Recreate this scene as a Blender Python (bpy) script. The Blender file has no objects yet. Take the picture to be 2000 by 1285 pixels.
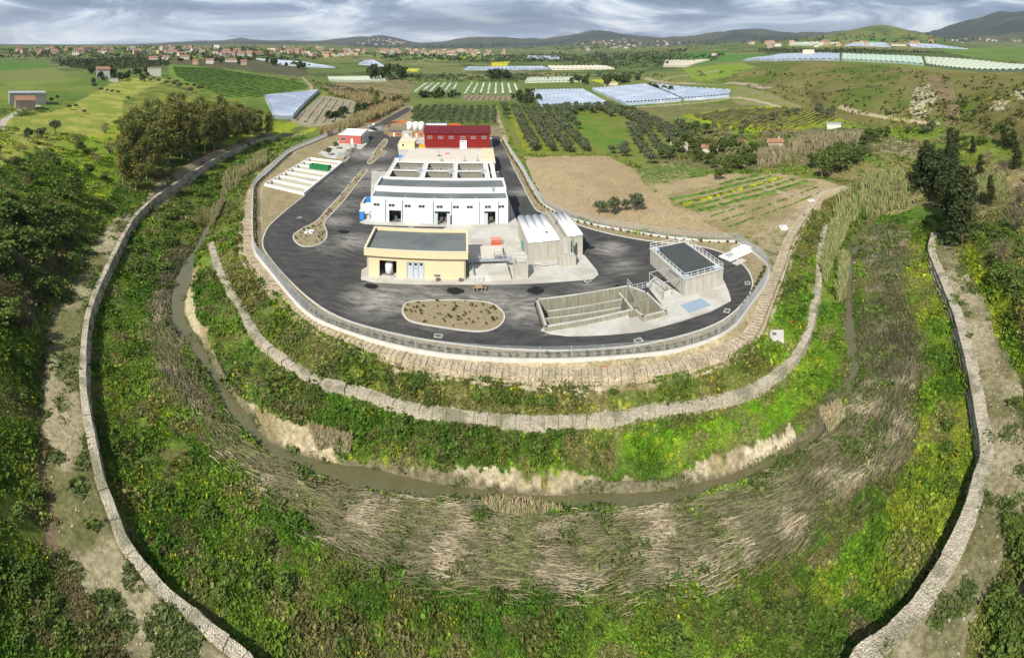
import bpy, bmesh, math, random
import numpy as np
from mathutils import Vector, Matrix
from mathutils.geometry import tessellate_polygon
random.seed(7); rng = np.random.default_rng(11)
R = math.radians
sc = bpy.context.scene
C = sc.collection

# ------------------------------------------------------------ camera, sky, sun, exposure
# the photograph is a drone panorama in central cylindrical projection: 974 px per radian, horizon at row 84 of 1285
KP, HC, Y0 = 974.0, 50.0, 84.0
cam_d = bpy.data.cameras.new('camera'); cam = bpy.data.objects.new('camera', cam_d); C.objects.link(cam)
cam.location = (0, 0, HC); cam.rotation_euler = (R(90), 0, 0)
cam_d.type = 'PANO'; cam_d.panorama_type = 'CENTRAL_CYLINDRICAL'
cam_d.central_cylindrical_range_u_min = -1000 / KP
cam_d.central_cylindrical_range_u_max = 1000 / KP
cam_d.central_cylindrical_range_v_min = -(1285 - Y0) / KP
cam_d.central_cylindrical_range_v_max = Y0 / KP
cam_d.central_cylindrical_radius = 1.0
cam_d.clip_start = 0.5; cam_d.clip_end = 60000
sc.camera = cam
SUN_EL, SUN_AZ = 41.0, 26.0     # the light travels away from the camera and to the right
sun_d = bpy.data.lights.new('sun', 'SUN'); sun_d.energy = 5.0; sun_d.angle = R(0.6); sun_d.color = (1.0, 0.94, 0.84)
sun = bpy.data.objects.new('sun', sun_d); C.objects.link(sun)
sdir = Vector((math.sin(R(SUN_AZ)) * math.cos(R(SUN_EL)), math.cos(R(SUN_AZ)) * math.cos(R(SUN_EL)), -math.sin(R(SUN_EL))))
sun.rotation_euler = sdir.to_track_quat('-Z', 'Y').to_euler(); sun.location = (0, 0, 200)
w = bpy.data.worlds.new('World'); sc.world = w; w.use_nodes = True
nt = w.node_tree; nt.nodes.clear()
def N(nt, t, **k):
    n = nt.nodes.new(t)
    for a, b in k.items():
        if a in ('op', 'operation'): n.operation = b
        elif a.startswith('_'): n.inputs[a[1:].replace('_', ' ')].default_value = b
        else: setattr(n, a, b)
    return n
L = lambda nt, a, b: nt.links.new(a, b)
sky = N(nt, 'ShaderNodeTexSky', sky_type='NISHITA', sun_disc=False)
sky.sun_elevation = R(SUN_EL); sky.sun_rotation = math.atan2(-sdir.x, -sdir.y)
bg = N(nt, 'ShaderNodeBackground'); bg.inputs['Strength'].default_value = 0.1
out = N(nt, 'ShaderNodeOutputWorld')
tc = N(nt, 'ShaderNodeTexCoord'); mp = N(nt, 'ShaderNodeMapping'); mp.inputs['Scale'].default_value = (1, 1, 5.6)
mp.inputs['Location'].default_value = (1.7, 0.4, 0.32)
L(nt, tc.outputs['Generated'], mp.inputs['Vector'])
nz = N(nt, 'ShaderNodeTexNoise', _Scale=3.4, _Detail=8.0, _Roughness=0.58, _Distortion=0.7)
L(nt, mp.outputs[0], nz.inputs['Vector'])
r1 = N(nt, 'ShaderNodeValToRGB'); L(nt, nz.outputs['Fac'], r1.inputs[0])
e = r1.color_ramp.elements
e[0].position = 0.38; e[0].color = (1.6, 2.3, 3.4, 1)
e[1].position = 0.64; e[1].color = (9.0, 9.4, 9.8, 1)
m = e.new(0.48); m.color = (2.7, 3.5, 4.9, 1)
m = e.new(0.56); m.color = (5.6, 6.5, 7.7, 1)
nz2 = N(nt, 'ShaderNodeTexNoise', _Scale=1.3, _Detail=4.0); L(nt, mp.outputs[0], nz2.inputs['Vector'])
r2 = N(nt, 'ShaderNodeMapRange'); r2.inputs['From Min'].default_value = 0.56; r2.inputs['From Max'].default_value = 0.68
L(nt, nz2.outputs['Fac'], r2.inputs['Value'])
mx = N(nt, 'ShaderNodeMix', data_type='RGBA')
L(nt, r2.outputs[0], mx.inputs['Factor']); L(nt, r1.outputs[0], mx.inputs[6])
# thin bright haze between the clouds
mh = N(nt, 'ShaderNodeMix', data_type='RGBA', blend_type='ADD'); mh.inputs['Factor'].default_value = 1.0
L(nt, sky.outputs[0], mh.inputs[6]); mh.inputs[7].default_value = (2.4, 2.6, 2.6, 1)
L(nt, mh.outputs[2], mx.inputs[7])
# cloud colour dimmed overhead, out of view, to lower the ambient light
sx_ = N(nt, 'ShaderNodeSeparateXYZ'); L(nt, tc.outputs['Generated'], sx_.inputs[0])
el = N(nt, 'ShaderNodeMapRange'); el.inputs['From Min'].default_value = 0.10; el.inputs['From Max'].default_value = 0.5; el.inputs['To Min'].default_value = 1.0; el.inputs['To Max'].default_value = 0.6
L(nt, sx_.outputs['Z'], el.inputs['Value'])
vm = N(nt, 'ShaderNodeVectorMath', op='SCALE'); L(nt, mx.outputs[2], vm.inputs[0]); L(nt, el.outputs[0], vm.inputs['Scale'])
L(nt, vm.outputs[0], bg.inputs['Color']); L(nt, bg.outputs[0], out.inputs['Surface'])
sc.view_settings.view_transform = 'Standard'; sc.view_settings.look = 'None'
sc.view_settings.exposure = 0.25; sc.view_settings.gamma = 1.0
sc.cycles.volume_bounces = 0; sc.cycles.max_bounces = 5; sc.cycles.diffuse_bounces = 3
sc.cycles.transparent_max_bounces = 8

# ------------------------------------------------------------ helpers
def P(x, y, z=0.0):
    """pixel of the photograph at height z -> place in the world"""
    d = (HC - z) * KP / (y - Y0); a = (x - 1000.0) / KP
    return (d * math.sin(a), d * math.cos(a), z)
def PD(x, y, d):
    """pixel seen at distance d -> place in the world"""
    a = (x - 1000.0) / KP
    return (d * math.sin(a), d * math.cos(a), HC - d * (y - Y0) / KP)
MATS = {}
def mat(name, c1, c2=None, scale=3.0, rough=0.85, bump=0.0, bscale=None, stretch=None, metal=0.0, c3=None, s3=0.2, attr=False, voronoi=False, transl=0.0):
    if name in MATS: return MATS[name]
    m = bpy.data.materials.new(name); m.use_nodes = True; t = m.node_tree
    b = t.nodes['Principled BSDF']; b.inputs['Roughness'].default_value = rough; b.inputs['Metallic'].default_value = metal
    b.inputs['Specular IOR Level'].default_value = 0.25
    g = N(t, 'ShaderNodeNewGeometry'); vec = g.outputs['Position']
    if stretch:
        mpn = N(t, 'ShaderNodeMapping'); mpn.inputs['Scale'].default_value = stretch; L(t, vec, mpn.inputs['Vector']); vec = mpn.outputs[0]
    n1 = N(t, 'ShaderNodeTexNoise', _Scale=scale, _Detail=6.0, _Roughness=0.65); L(t, vec, n1.inputs['Vector'])
    rp = N(t, 'ShaderNodeMapRange'); rp.inputs['From Min'].default_value = 0.35; rp.inputs['From Max'].default_value = 0.65
    L(t, n1.outputs['Fac'], rp.inputs['Value'])
    mx = N(t, 'ShaderNodeMix', data_type='RGBA'); L(t, rp.outputs[0], mx.inputs['Factor'])
    if attr:
        a = N(t, 'ShaderNodeVertexColor', layer_name='Col')
        lo = N(t, 'ShaderNodeMix', data_type='RGBA', blend_type='MULTIPLY'); lo.inputs['Factor'].default_value = 1; L(t, a.outputs[0], lo.inputs[6]); lo.inputs[7].default_value = (*c1, 1)
        hi = N(t, 'ShaderNodeMix', data_type='RGBA', blend_type='MULTIPLY'); hi.inputs['Factor'].default_value = 1; L(t, a.outputs[0], hi.inputs[6]); hi.inputs[7].default_value = (*(c2 or c1), 1)
        L(t, lo.outputs[2], mx.inputs[6]); L(t, hi.outputs[2], mx.inputs[7])
    else:
        mx.inputs[6].default_value = (*c1, 1); mx.inputs[7].default_value = (*(c2 or c1), 1)
    col = mx.outputs[2]
    if c3:
        n3 = N(t, 'ShaderNodeTexNoise', _Scale=s3, _Detail=3.0); L(t, g.outputs['Position'], n3.inputs['Vector'])
        r3 = N(t, 'ShaderNodeMapRange'); r3.inputs['From Min'].default_value = 0.48; r3.inputs['From Max'].default_value = 0.62
        L(t, n3.outputs['Fac'], r3.inputs['Value'])
        m3 = N(t, 'ShaderNodeMix', data_type='RGBA'); L(t, r3.outputs[0], m3.inputs['Factor']); L(t, col, m3.inputs[6]); m3.inputs[7].default_value = (*c3, 1)
        col = m3.outputs[2]
    if voronoi:
        v = N(t, 'ShaderNodeTexVoronoi', _Scale=voronoi); L(t, g.outputs['Position'], v.inputs['Vector'])
        rv = N(t, 'ShaderNodeMapRange'); rv.inputs['From Min'].default_value = 0.0; rv.inputs['From Max'].default_value = 1.0; rv.inputs['To Min'].default_value = 0.62; rv.inputs['To Max'].default_value = 1.2
        sp = N(t, 'ShaderNodeSeparateColor'); L(t, v.outputs['Color'], sp.inputs[0]); L(t, sp.outputs[0], rv.inputs['Value'])
        mv = N(t, 'ShaderNodeVectorMath', op='SCALE'); L(t, col, mv.inputs[0]); L(t, rv.outputs[0], mv.inputs['Scale']); col = mv.outputs[0]
    L(t, col, b.inputs['Base Color'])
    if bump:
        bp = N(t, 'ShaderNodeBump'); bp.inputs['Strength'].default_value = bump; bp.inputs['Distance'].default_value = 0.15
        if voronoi: L(t, v.outputs['Distance'], bp.inputs['Height']); bp.invert = True
        else:
            nb = N(t, 'ShaderNodeTexNoise', _Scale=bscale or scale * 2, _Detail=5.0); L(t, g.outputs['Position'], nb.inputs['Vector'])
            L(t, nb.outputs['Fac'], bp.inputs['Height'])
        L(t, bp.outputs[0], b.inputs['Normal'])
    if transl:
        tr = N(t, 'ShaderNodeBsdfTranslucent'); L(t, col, tr.inputs[0]); ms = N(t, 'ShaderNodeMixShader'); ms.inputs[0].default_value = transl
        L(t, b.outputs[0], ms.inputs[1]); L(t, tr.outputs[0], ms.inputs[2]); L(t, ms.outputs[0], t.nodes['Material Output'].inputs['Surface'])
    MATS[name] = m; return m
def tag(o, label=None, cat=None, group=None, kind=None):
    if label: o['label'] = label
    if cat: o['category'] = cat
    if group: o['group'] = group
    if kind: o['kind'] = kind
    return o
def empty(name, loc=(0, 0, 0), rz=0.0, label=None, cat=None, group=None):
    o = bpy.data.objects.new(name, None); C.objects.link(o); o.location = loc; o.rotation_euler = (0, 0, rz); o.empty_display_size = 0.5
    return tag(o, label, cat, group)
def copy_tree(o, parent=None):
    c = o.copy(); C.objects.link(c); c.parent = parent
    for ch in list(o.children): copy_tree(ch, c)
    return c
def mesh_np(name, V, F, m, col=None, parent=None, smooth=False):
    """V (n,3), F (k,4) or (k,3) arrays -> one mesh object"""
    me = bpy.data.meshes.new(name); V = np.asarray(V, np.float32); F = np.asarray(F, np.int32); k, s = F.shape
    me.vertices.add(len(V)); me.vertices.foreach_set('co', V.ravel())
    me.loops.add(k * s); me.loops.foreach_set('vertex_index', F.ravel())
    me.polygons.add(k); me.polygons.foreach_set('loop_start', np.arange(0, k * s, s, dtype=np.int32))
    me.polygons.foreach_set('loop_total', np.full(k, s, np.int32))
    if smooth: me.polygons.foreach_set('use_smooth', np.ones(k, bool))
    if col is not None:
        ca = me.color_attributes.new('Col', 'FLOAT_COLOR', 'POINT'); c4 = np.ones((len(V), 4), np.float32); c4[:, :3] = col
        ca.data.foreach_set('color', c4.ravel())
    me.update(calc_edges=True); me.materials.append(m)
    o = bpy.data.objects.new(name, me); C.objects.link(o); o.parent = parent
    return o
class B:
    """collects solids, builds them as one mesh"""
    def __init__(s): s.v = []; s.f = []
    def add(s, vs, fs):
        n = len(s.v); s.v += [tuple(p) for p in vs]; s.f += [tuple(i + n for i in f) for f in fs]; return s
    def box(s, x0, x1, y0, y1, z0, z1):
        return s.add([(x0, y0, z0), (x1, y0, z0), (x1, y1, z0), (x0, y1, z0), (x0, y0, z1), (x1, y0, z1), (x1, y1, z1), (x0, y1, z1)],
                     [(0, 3, 2, 1), (4, 5, 6, 7), (0, 1, 5, 4), (1, 2, 6, 5), (2, 3, 7, 6), (3, 0, 4, 7)])
    def prism(s, poly, z0, z1, holes=()):
        loops = [list(poly)] + [list(h) for h in holes]
        tri = tessellate_polygon([[Vector((p[0], p[1], 0)) for p in l] for l in loops])
        flat = [p for l in loops for p in l]; n = len(flat)
        vs = [(p[0], p[1], z0) for p in flat] + [(p[0], p[1], z1) for p in flat]
        fs = []
        for a, b, c in tri:
            A, Bq, Cq = flat[a], flat[b], flat[c]
            if (Bq[0] - A[0]) * (Cq[1] - A[1]) - (Bq[1] - A[1]) * (Cq[0] - A[0]) < 0: a, c = c, a
            fs += [(a + n, b + n, c + n), (c, b, a)]
        k = 0
        for l in loops:
            m = len(l); ar = sum(l[i][0] * l[(i + 1) % m][1] - l[(i + 1) % m][0] * l[i][1] for i in range(m))
            cw = (ar > 0) == (k == 0)
            for i in range(m):
                a, b = k + i, k + (i + 1) % m
                fs.append((a, b, b + n, a + n) if cw else (b, a, a + n, b + n))
            k += m
        return s.add(vs, fs)
    def cyl(s, p0, p1, r0, r1=None, n=8, cap=True):
        r1 = r0 if r1 is None else r1
        a, b = Vector(p0), Vector(p1); d = (b - a).normalized(); u = d.orthogonal().normalized(); v = d.cross(u)
        vs = [a + (u * math.cos(2 * math.pi * i / n) + v * math.sin(2 * math.pi * i / n)) * r0 for i in range(n)]
        vs += [b + (u * math.cos(2 * math.pi * i / n) + v * math.sin(2 * math.pi * i / n)) * r1 for i in range(n)]
        fs = [(i, (i + 1) % n, n + (i + 1) % n, n + i) for i in range(n)]
        if cap: fs += [tuple(range(n - 1, -1, -1)), tuple(range(n, 2 * n))]
        return s.add(vs, fs)
    def bar(s, p0, p1, w=0.05): return s.cyl(p0, p1, w, w, 4)
    def dome(s, c, rx, ry, rz, n=10, k=5, base=0.0):
        vs = []; fs = []
        for j in range(k + 1):
            t = base + (math.pi / 2 - base) * j / k
            for i in range(n):
                a = 2 * math.pi * i / n; vs.append((c[0] + rx * math.cos(t) * math.cos(a), c[1] + ry * math.cos(t) * math.sin(a), c[2] + rz * math.sin(t)))
        for j in range(k):
            for i in range(n): fs.append((j * n + i, j * n + (i + 1) % n, (j + 1) * n + (i + 1) % n, (j + 1) * n + i))
        return s.add(vs, fs)
    def build(s, name, m, parent=None, smooth=False):
        me = bpy.data.meshes.new(name); me.from_pydata(s.v, [], s.f); me.update(); me.materials.append(m)
        if smooth: me.polygons.foreach_set('use_smooth', [True] * len(me.polygons))
        o = bpy.data.objects.new(name, me); C.objects.link(o); o.parent = parent
        return o
def resample(pts, step, closed=False, smooth=True):
    """Catmull-Rom through 2D/3D points, then even spacing"""
    p = np.array(pts, float); n = len(p); q = []
    segs = n if closed else n - 1
    for i in range(segs):
        if closed: p0, p1, p2, p3 = p[(i - 1) % n], p[i], p[(i + 1) % n], p[(i + 2) % n]
        else: p0, p1, p2, p3 = p[max(i - 1, 0)], p[i], p[i + 1], p[min(i + 2, n - 1)]
        for t in np.linspace(0, 1, 12, endpoint=False):
            if smooth: q.append(0.5 * (2 * p1 + (p2 - p0) * t + (2 * p0 - 5 * p1 + 4 * p2 - p3) * t * t + (3 * p1 - p0 - 3 * p2 + p3) * t ** 3))
            else: q.append(p1 + (p2 - p1) * t)
    q.append(p[0] if closed else p[-1]); q = np.array(q)
    s = np.r_[0, np.cumsum(np.linalg.norm(np.diff(q[:, :2], axis=0), axis=1))]
    k = max(2, int(round(s[-1] / step)) + 1); u = np.linspace(0, s[-1], k)
    r = np.stack([np.interp(u, s, q[:, j]) for j in range(q.shape[1])], 1)
    return r[:-1] if closed else r
def normals2(p, closed=False):
    t = (np.roll(p, -1, 0) - np.roll(p, 1, 0)) if closed else np.gradient(p, axis=0)
    t = t[:, :2]; t /= np.linalg.norm(t, axis=1)[:, None] + 1e-9
    return np.stack([t[:, 1], -t[:, 0]], 1)      # points to the right of the path
def sweep(b, path, prof, closed=False):
    """prof: closed ring of (offset to the right, z) swept along path (x,y[,z])"""
    p = np.array(path, float); nn = normals2(p, closed); zz = p[:, 2] if p.shape[1] > 2 else np.zeros(len(p)); m = len(prof); vs = []
    for i in range(len(p)):
        for o, z in prof: vs.append((p[i, 0] + nn[i, 0] * o, p[i, 1] + nn[i, 1] * o, zz[i] + z))
    fs = []; n = len(p)
    for i in range(n if closed else n - 1):
        j = (i + 1) % n
        for k in range(m): l = (k + 1) % m; fs.append((i * m + k, j * m + k, j * m + l, i * m + l))
    if not closed: fs += [tuple(range(m)), tuple((n - 1) * m + k for k in range(m - 1, -1, -1))]
    return b.add(vs, fs)
# smooth value noise on arrays
def vnoise(x, y, seed=0):
    xi = np.floor(x).astype(np.int64); yi = np.floor(y).astype(np.int64); fx = x - xi; fy = y - yi
    fx = fx * fx * (3 - 2 * fx); fy = fy * fy * (3 - 2 * fy)
    def h(a, b):
        n = (a * 374761393 + b * 668265263 + seed * 974711) & 0x7fffffff
        n = ((n ^ (n >> 13)) * 1274126177) & 0x7fffffff
        n = n ^ (n >> 16)
        return (n & 0xffff) / 65535.0
    return (h(xi, yi) * (1 - fx) + h(xi + 1, yi) * fx) * (1 - fy) + (h(xi, yi + 1) * (1 - fx) + h(xi + 1, yi + 1) * fx) * fy
def fbm(x, y, sc_, seed=0, o=4):
    s = 0; a = 0.5; f = 1.0 / sc_; t = 0
    for i in range(o): s = s + a * vnoise(x * f + 17.3 * i, y * f - 9.1 * i, seed + i); t += a; a *= 0.55; f *= 2.03
    return s / t

# ------------------------------------------------------------ traced outlines (photo pixels, the height is added where they are used)
PX_FENCE = [(982,270),(997,297),(1022,335),(1035,360),(1055,392),(1070,405),(1110,425),(1160,439),(1212,449),(1342,468),(1438,472),(1502,526),(1458,609),(1415,652),(1328,684),(1250,695),(1160,702),(1060,705),(940,701),(850,692),(760,674),(670,647),(610,620),(571,584),(530,534),(500,497),(494,473),(494,400),(498,362),(525,336),(567,298),(610,279),(660,258)]
PX_TIER = [(700,243),(660,254),(610,273),(560,296),(520,326),(492,358),(483,378),(478,420),(475,479),(481,500),(514,542),(550,578),(580,608),(628,644),(685,668),(730,686),(790,704),(850,716),(940,728),(1060,736),(1160,737),(1301,725),(1402,697),(1452,672),(1482,645),(1505,590),(1517,558),(1534,515),(1553,460),(1587,409),(1609,381),(1656,365)]
PX_G2 = [(410,470),(418,495),(430,530),(448,564),(473,605),(500,655),(532,685),(577,720),(628,745),(703,765),(778,790),(853,805),(954,818),(1000,822),(1100,822),(1200,815),(1281,802),(1351,793),(1432,775),(1482,755),(1542,710),(1577,655),(1590,600),(1597,565),(1603,485),(1612,440)]
PX_BANK = [(440,372),(420,410),(390,470),(386,520),(376,583),(398,635),(427,700),(467,755),(522,806),(600,838),(653,856),(723,873),(800,895),(900,912),(1004,920),(1150,924),(1311,919),(1412,886),(1482,861),(1537,831),(1602,776),(1640,735),(1643,670),(1640,600),(1648,530),(1655,470),(1670,435),(1700,408)]
PX_RIN = [(432,395),(414,434),(398,474),(378,512),(374,549),(362,580),(360,611),(374,642),(392,665),(417,705),(447,755),(492,811),(527,861),(602,891),(653,906),(718,911),(783,926),(879,941),(979,959),(1100,967),(1151,957),(1301,949),(1402,934),(1477,906),(1527,881),(1557,866),(1594,841),(1608,790),(1646,760),(1658,725),(1653,667),(1650,600),(1657,530),(1668,470),(1685,440),(1730,408)]
PX_ROUT = [(426,395),(405,431),(389,474),(361,512),(339,565),(335,611),(343,640),(362,673),(387,700),(422,755),(452,806),(487,856),(532,890),(577,910),(628,930),(688,948),(753,963),(853,973),(954,981),(1000,984),(1100,993),(1201,988),(1301,986),(1376,963),(1452,936),(1527,906),(1562,878),(1604,845),(1624,795),(1670,765),(1677,730),(1671,665),(1662,607),(1664,537),(1680,470),(1698,440),(1742,408)]
PX_WL = [(560,262),(520,270),(470,288),(430,305),(380,335),(330,368),(299,390),(265,424),(240,468),(218,512),(202,546),(184,589),(173,636),(168,715),(173,790),(188,866),(201,926),(226,991),(249,1055),(271,1082),(321,1142),(377,1187),(427,1232),(492,1285)]
PX_WR = [(1658,1285),(1703,1242),(1758,1197),(1808,1132),(1848,1067),(1879,1001),(1899,936),(1914,881),(1904,806),(1891,730),(1871,645),(1852,586),(1830,533),(1813,487),(1819,455)]
W_ = lambda px, z=0.0: np.array([P(x, y, z) for x, y in px])
ZT, ZTOE, ZG2, ZB, ZR, ZBED, ZW, ZWT = -0.35, -1.35, -3.5, -6.0, -8.0, -7.1, -3.6, -5.8
wt = resample(W_(PX_TIER, ZT), 2.0)
wg = resample(W_(PX_G2, ZG2), 2.0)
wb = resample(W_(PX_BANK, ZB), 2.0)
wri = resample(W_(PX_RIN, ZR), 1.5); wro = resample(W_(PX_ROUT, ZR), 1.5)
wl = resample(np.r_[W_(PX_WL, ZW), [(-15, 33, ZW), (-7, 28.6, ZW), (3, 27, ZW)]], 2.0); wr = resample(np.r_[[(3, 27, ZW), (13, 28.2, ZW), (21, 31, ZW)], W_(PX_WR, ZW)], 2.0)
off = lambda p, o, z: np.c_[p[:, :2] + normals2(p) * o, np.full(len(p), z)]
# ------------------------------------------------------------ terrain grid: rings round the point under the camera
TH = np.r_[np.linspace(-math.pi, -1.16, 46, endpoint=False), np.linspace(-1.16, 1.16, 960), np.linspace(1.16, math.pi, 47)[1:-1]]
def ring(a, b, q): k = int(math.ceil(math.log(b / a) / math.log(q))); return np.geomspace(a, b, k, endpoint=False)
RR = np.r_[ring(3, 30, 1.15), ring(30, 140, 1.0048), ring(140, 600, 1.0068), ring(600, 15000, 1.012), 15000.0]
nT, nR = len(TH), len(RR); LR = np.log(RR)
def gidx(x, y):
    t = np.interp(np.arctan2(x, y), TH, np.arange(nT)); r = np.interp(np.log(np.maximum(np.hypot(x, y), 3)), LR, np.arange(nR)); return r, t
Z = np.zeros((nR, nT)); cnt = np.zeros((nR, nT))
def stamp(p, step=None):
    """burn a 3D polyline into the height grid"""
    p = np.array(p, float)
    for a, b in zip(p[:-1], p[1:]):
        ra, ta = gidx(a[0], a[1]); rb, tb = gidx(b[0], b[1]); k = int(max(abs(ra - rb), abs(ta - tb)) * 1.5) + 2
        u = np.linspace(0, 1, k)[:, None]; q = a + (b - a) * u
        ri, ti = gidx(q[:, 0], q[:, 1]); ri = np.clip(np.round(ri).astype(int), 0, nR - 1); ti = np.round(ti).astype(int)
        np.add.at(Z, (ri, ti), q[:, 2]); np.add.at(cnt, (ri, ti), 1)
def line(*pts): stamp([P(*p) for p in pts])
def dline(d, *pts): stamp(resample([PD(x, y, d) for x, y in pts], d * 0.03))
def inpoly(X, Y, poly):
    r = np.zeros(X.shape, bool); n = len(poly)
    for i in range(n):
        x0, y0 = poly[i][:2]; x1, y1 = poly[(i + 1) % n][:2]
        if y0 == y1: continue
        c = ((y0 > Y) != (y1 > Y)) & (X < (x1 - x0) * (Y - y0) / (y1 - y0) + x0); r ^= c
    return r
# the traced bend: pad edge, gabion toe, second gabion strip, bank, river, outer wall
stamp(off(wt, -1.9, ZT - 0.5)); stamp(off(wt, 1.1, ZTOE))
stamp(off(wg, -1.0, ZG2 + 0.25)); stamp(off(wg, 1.0, ZG2 - 0.75))
stamp(off(wb, 0.0, ZB)); 
stamp(off(wri, -0.2, ZR + 0.2)); stamp(off(wro, 0.2, ZR + 0.15)); stamp(off(wri, 0.6, ZR - 0.5)); stamp(off(wro, -0.6, ZR - 0.5))
stamp(off(wro, 2.2, ZBED))
stamp(off(wl, -0.5, ZWT)); stamp(off(wl, 1.2, ZW - 0.05)); stamp(off(wl, -5.5, ZBED + 0.5))
stamp(off(wr, -0.5, ZWT)); stamp(off(wr, 1.2, ZW - 0.05)); stamp(off(wr, -5.5, ZBED + 0.5))
stamp(off(wl, 7.0, ZW + 0.1)); stamp(off(wr, 8.0, ZW + 0.1))
# bottom of the picture, behind the camera
for r_ in (5, 12): stamp([(r_ * math.sin(a), r_ * math.cos(a), ZW) for a in np.linspace(-3.1, 3.1, 40)])
for r_ in (60, 300): stamp([(r_ * math.sin(a), r_ * math.cos(a), ZW if r_ < 100 else 4) for a in np.linspace(1.5, 4.7, 30)])
# left bank: terrace foot and the slope rising to the left
line((300,378,-3.2),(200,440,-3),(130,550,-3),(82,640,-3),(70,800,-3.2),(78,950,-3.3),(98,1100,-3.4),(130,1285,-3.5))
line((-150,1285,1.5),(-140,1000,2.5),(-120,750,4),(-60,560,6),(0,440,7),(60,380,6.5),(150,330,4.5),(220,300,2.5))
line((0,700,1.5),(10,560,3.5)); line((0,1000,-0.5),(0,1200,-1.5))
line((-300,500,14),(-200,380,14),(-100,300,13),(0,250,10),(45,212,10),(60,205,10))
line((520,262,-1.5),(430,290,-1.5),(340,330,-1.8),(300,352,-2))
line((0,180,11),(60,180,11.5),(120,178,12),(200,156,14),(300,148,14),(340,152,12.5),(420,172,9),(470,192,6),(530,236,1.5))
line((100,262,6),(180,236,6),(240,232,5),(300,206,7),(380,190,8))
line((0,150,10),(60,140,11),(120,135,13),(205,132,16),(300,126,17),(330,126,16),(420,130,14),(520,142,10),(595,158,5),(640,190,2))
line((0,122,9),(100,118,12),(200,115,17),(330,112,20),(450,114,19),(520,122,14),(600,128,9),(700,142,4))
dline(1500, (-300,104),(-50,103),(100,101),(200,98),(330,97),(430,99),(520,100),(600,103))
dline(2300, (-300,92),(-50,91),(60,91),(150,90),(260,90),(340,92),(450,92),(560,93),(640,95),(760,99))
dline(3300, (-300,90),(0,89),(200,89),(340,90),(500,90),(620,90),(700,94),(800,97),(950,98),(1050,100),(1150,100))
dline(5000, (-500,87.5),(0,87.5),(300,88),(500,87),(600,85),(680,88),(800,90),(900,92),(1050,88),(1200,90),(1400,86))
dline(9000, (-500,86.8),(0,86.8),(280,86.5),(340,83.5),(390,79),(430,82),(465,76.5),(520,82),(570,79),(620,82),(700,75),(800,84),(900,82),(1040,78),(1150,76),(1300,78),(1450,76),(1600,74),(1800,70),(2200,60))
dline(6500, (600,88),(650,82),(700,77),(745,70),(790,82),(850,86),(890,79),(940,73),(990,68),(1040,75),(1080,79),(1120,70),(1160,64),(1210,71),(1260,76),(1320,74),(1380,66),(1440,60),(1500,64),(1560,65),(1640,58),(1700,54),(1760,54),(1800,66),(1850,55),(1900,38),(1940,24),(1985,26),(2080,20),(2300,30))
dline(5200, (1780,90),(1840,78),(1900,62),(1960,46),(2000,33),(2100,22),(2300,26))
dline(4200, (1000,92),(1100,86),(1180,84),(1260,88),(1360,82),(1450,80),(1540,84),(1650,82),(1760,86),(1900,82),(2050,78),(2300,70))
dline(14900, (-2000,86.6),(0,86.6),(800,86.6),(1500,86),(2400,84))
# the plain behind the plant
line((700,243,0.3),(800,205,0),(980,205,0),(1180,205,0.5),(1440,206,1),(1590,212,2))
line((640,152,2),(800,160,0.5),(1000,165,0),(1200,172,0),(1300,164,0.5),(1420,164,3),(1500,168,4))
line((700,128,8),(800,126,7),(950,132,3),(1100,134,2),(1250,140,2),(1340,132,7))
dline(1300, (620,113),(700,108),(780,113),(900,117),(1000,118),(1120,120),(1240,121),(1330,112))
dline(2000, (700,104),(840,104),(1000,107),(1180,109),(1350,98),(1450,90))
line((1660,366,-1.5),(1600,350,-0.5),(1500,335,0),(1400,330,0),(1240,330,0),(1100,300,0),(990,270,0))
line((1560,446,-0.8),(1480,470,-0.3)); line((1500,300,0.5),(1300,300,0),(1100,260,0)); line((1750,330,-1.5),(1700,280,0.5),(1650,250,1.5),(1500,260,0.5))
# right: reed valley, slope and plateau
line((1760,405,-7),(1800,395,-6.5),(1900,375,-6),(2100,360,-5))
line((1880,500,-3.2),(1935,596,-3.2),(1975,720,-3.3),(2010,850,-3.4),(2000,1000,-3.4),(1950,1130,-3.5),(1880,1285,-3.6))
line((1900,440,-3),(1960,520,0.0),(2010,610,1.5),(2080,760,2.5),(2100,1000,1),(2050,1285,0))
line((2000,400,1),(2080,480,5),(2250,640,8),(2350,1000,6))
line((1780,330,-4),(1850,310,-3.5),(1950,300,-1),(2100,310,5))
line((1560,185,3),(1600,215,2),(1700,243,2),(1800,245,3),(1900,250,4),(2000,262,8),(2200,270,14))
line((1300,150,6),(1400,152,8),(1500,165,10),(1600,178,13),(1700,195,12),(1800,205,12),(1900,200,16),(2000,195,20),(2200,200,26))
line((1330,133,12),(1450,124,21),(1520,122,25),(1640,122,28),(1740,128,29),(1800,134,28),(1850,140,27),(1900,142,28),(2000,140,31),(2200,140,33))
dline(1000, (1400,112),(1520,108),(1640,105),(1760,107),(1880,114),(2000,126),(2300,126))
dline(1500, (1400,96),(1500,97),(1650,95),(1780,97),(1900,101),(2050,104),(2300,104))
dline(2600, (1250,96),(1350,90),(1430,84),(1520,78),(1580,70),(1640,62),(1690,53),(1722,50),(1760,56),(1800,66),(1850,78),(1900,88),(2100,90))
dline(3300, (1200,97),(1400,94),(1600,92),(1800,92),(2000,92),(2300,90))
GX = RR[:, None] * np.sin(TH)[None, :]; GY = RR[:, None] * np.cos(TH)[None, :]
pad_poly = resample(W_(PX_FENCE), 2.0, closed=False)[:, :2]
pad_poly = [tuple(p) for p in pad_poly] + [P(700,243)[:2], P(755,216)[:2], P(800,205)[:2], P(975,240)[:2]]
inpad = inpoly(GX, GY, pad_poly)
fixed = cnt > 0; Z[fixed] /= cnt[fixed]
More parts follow.
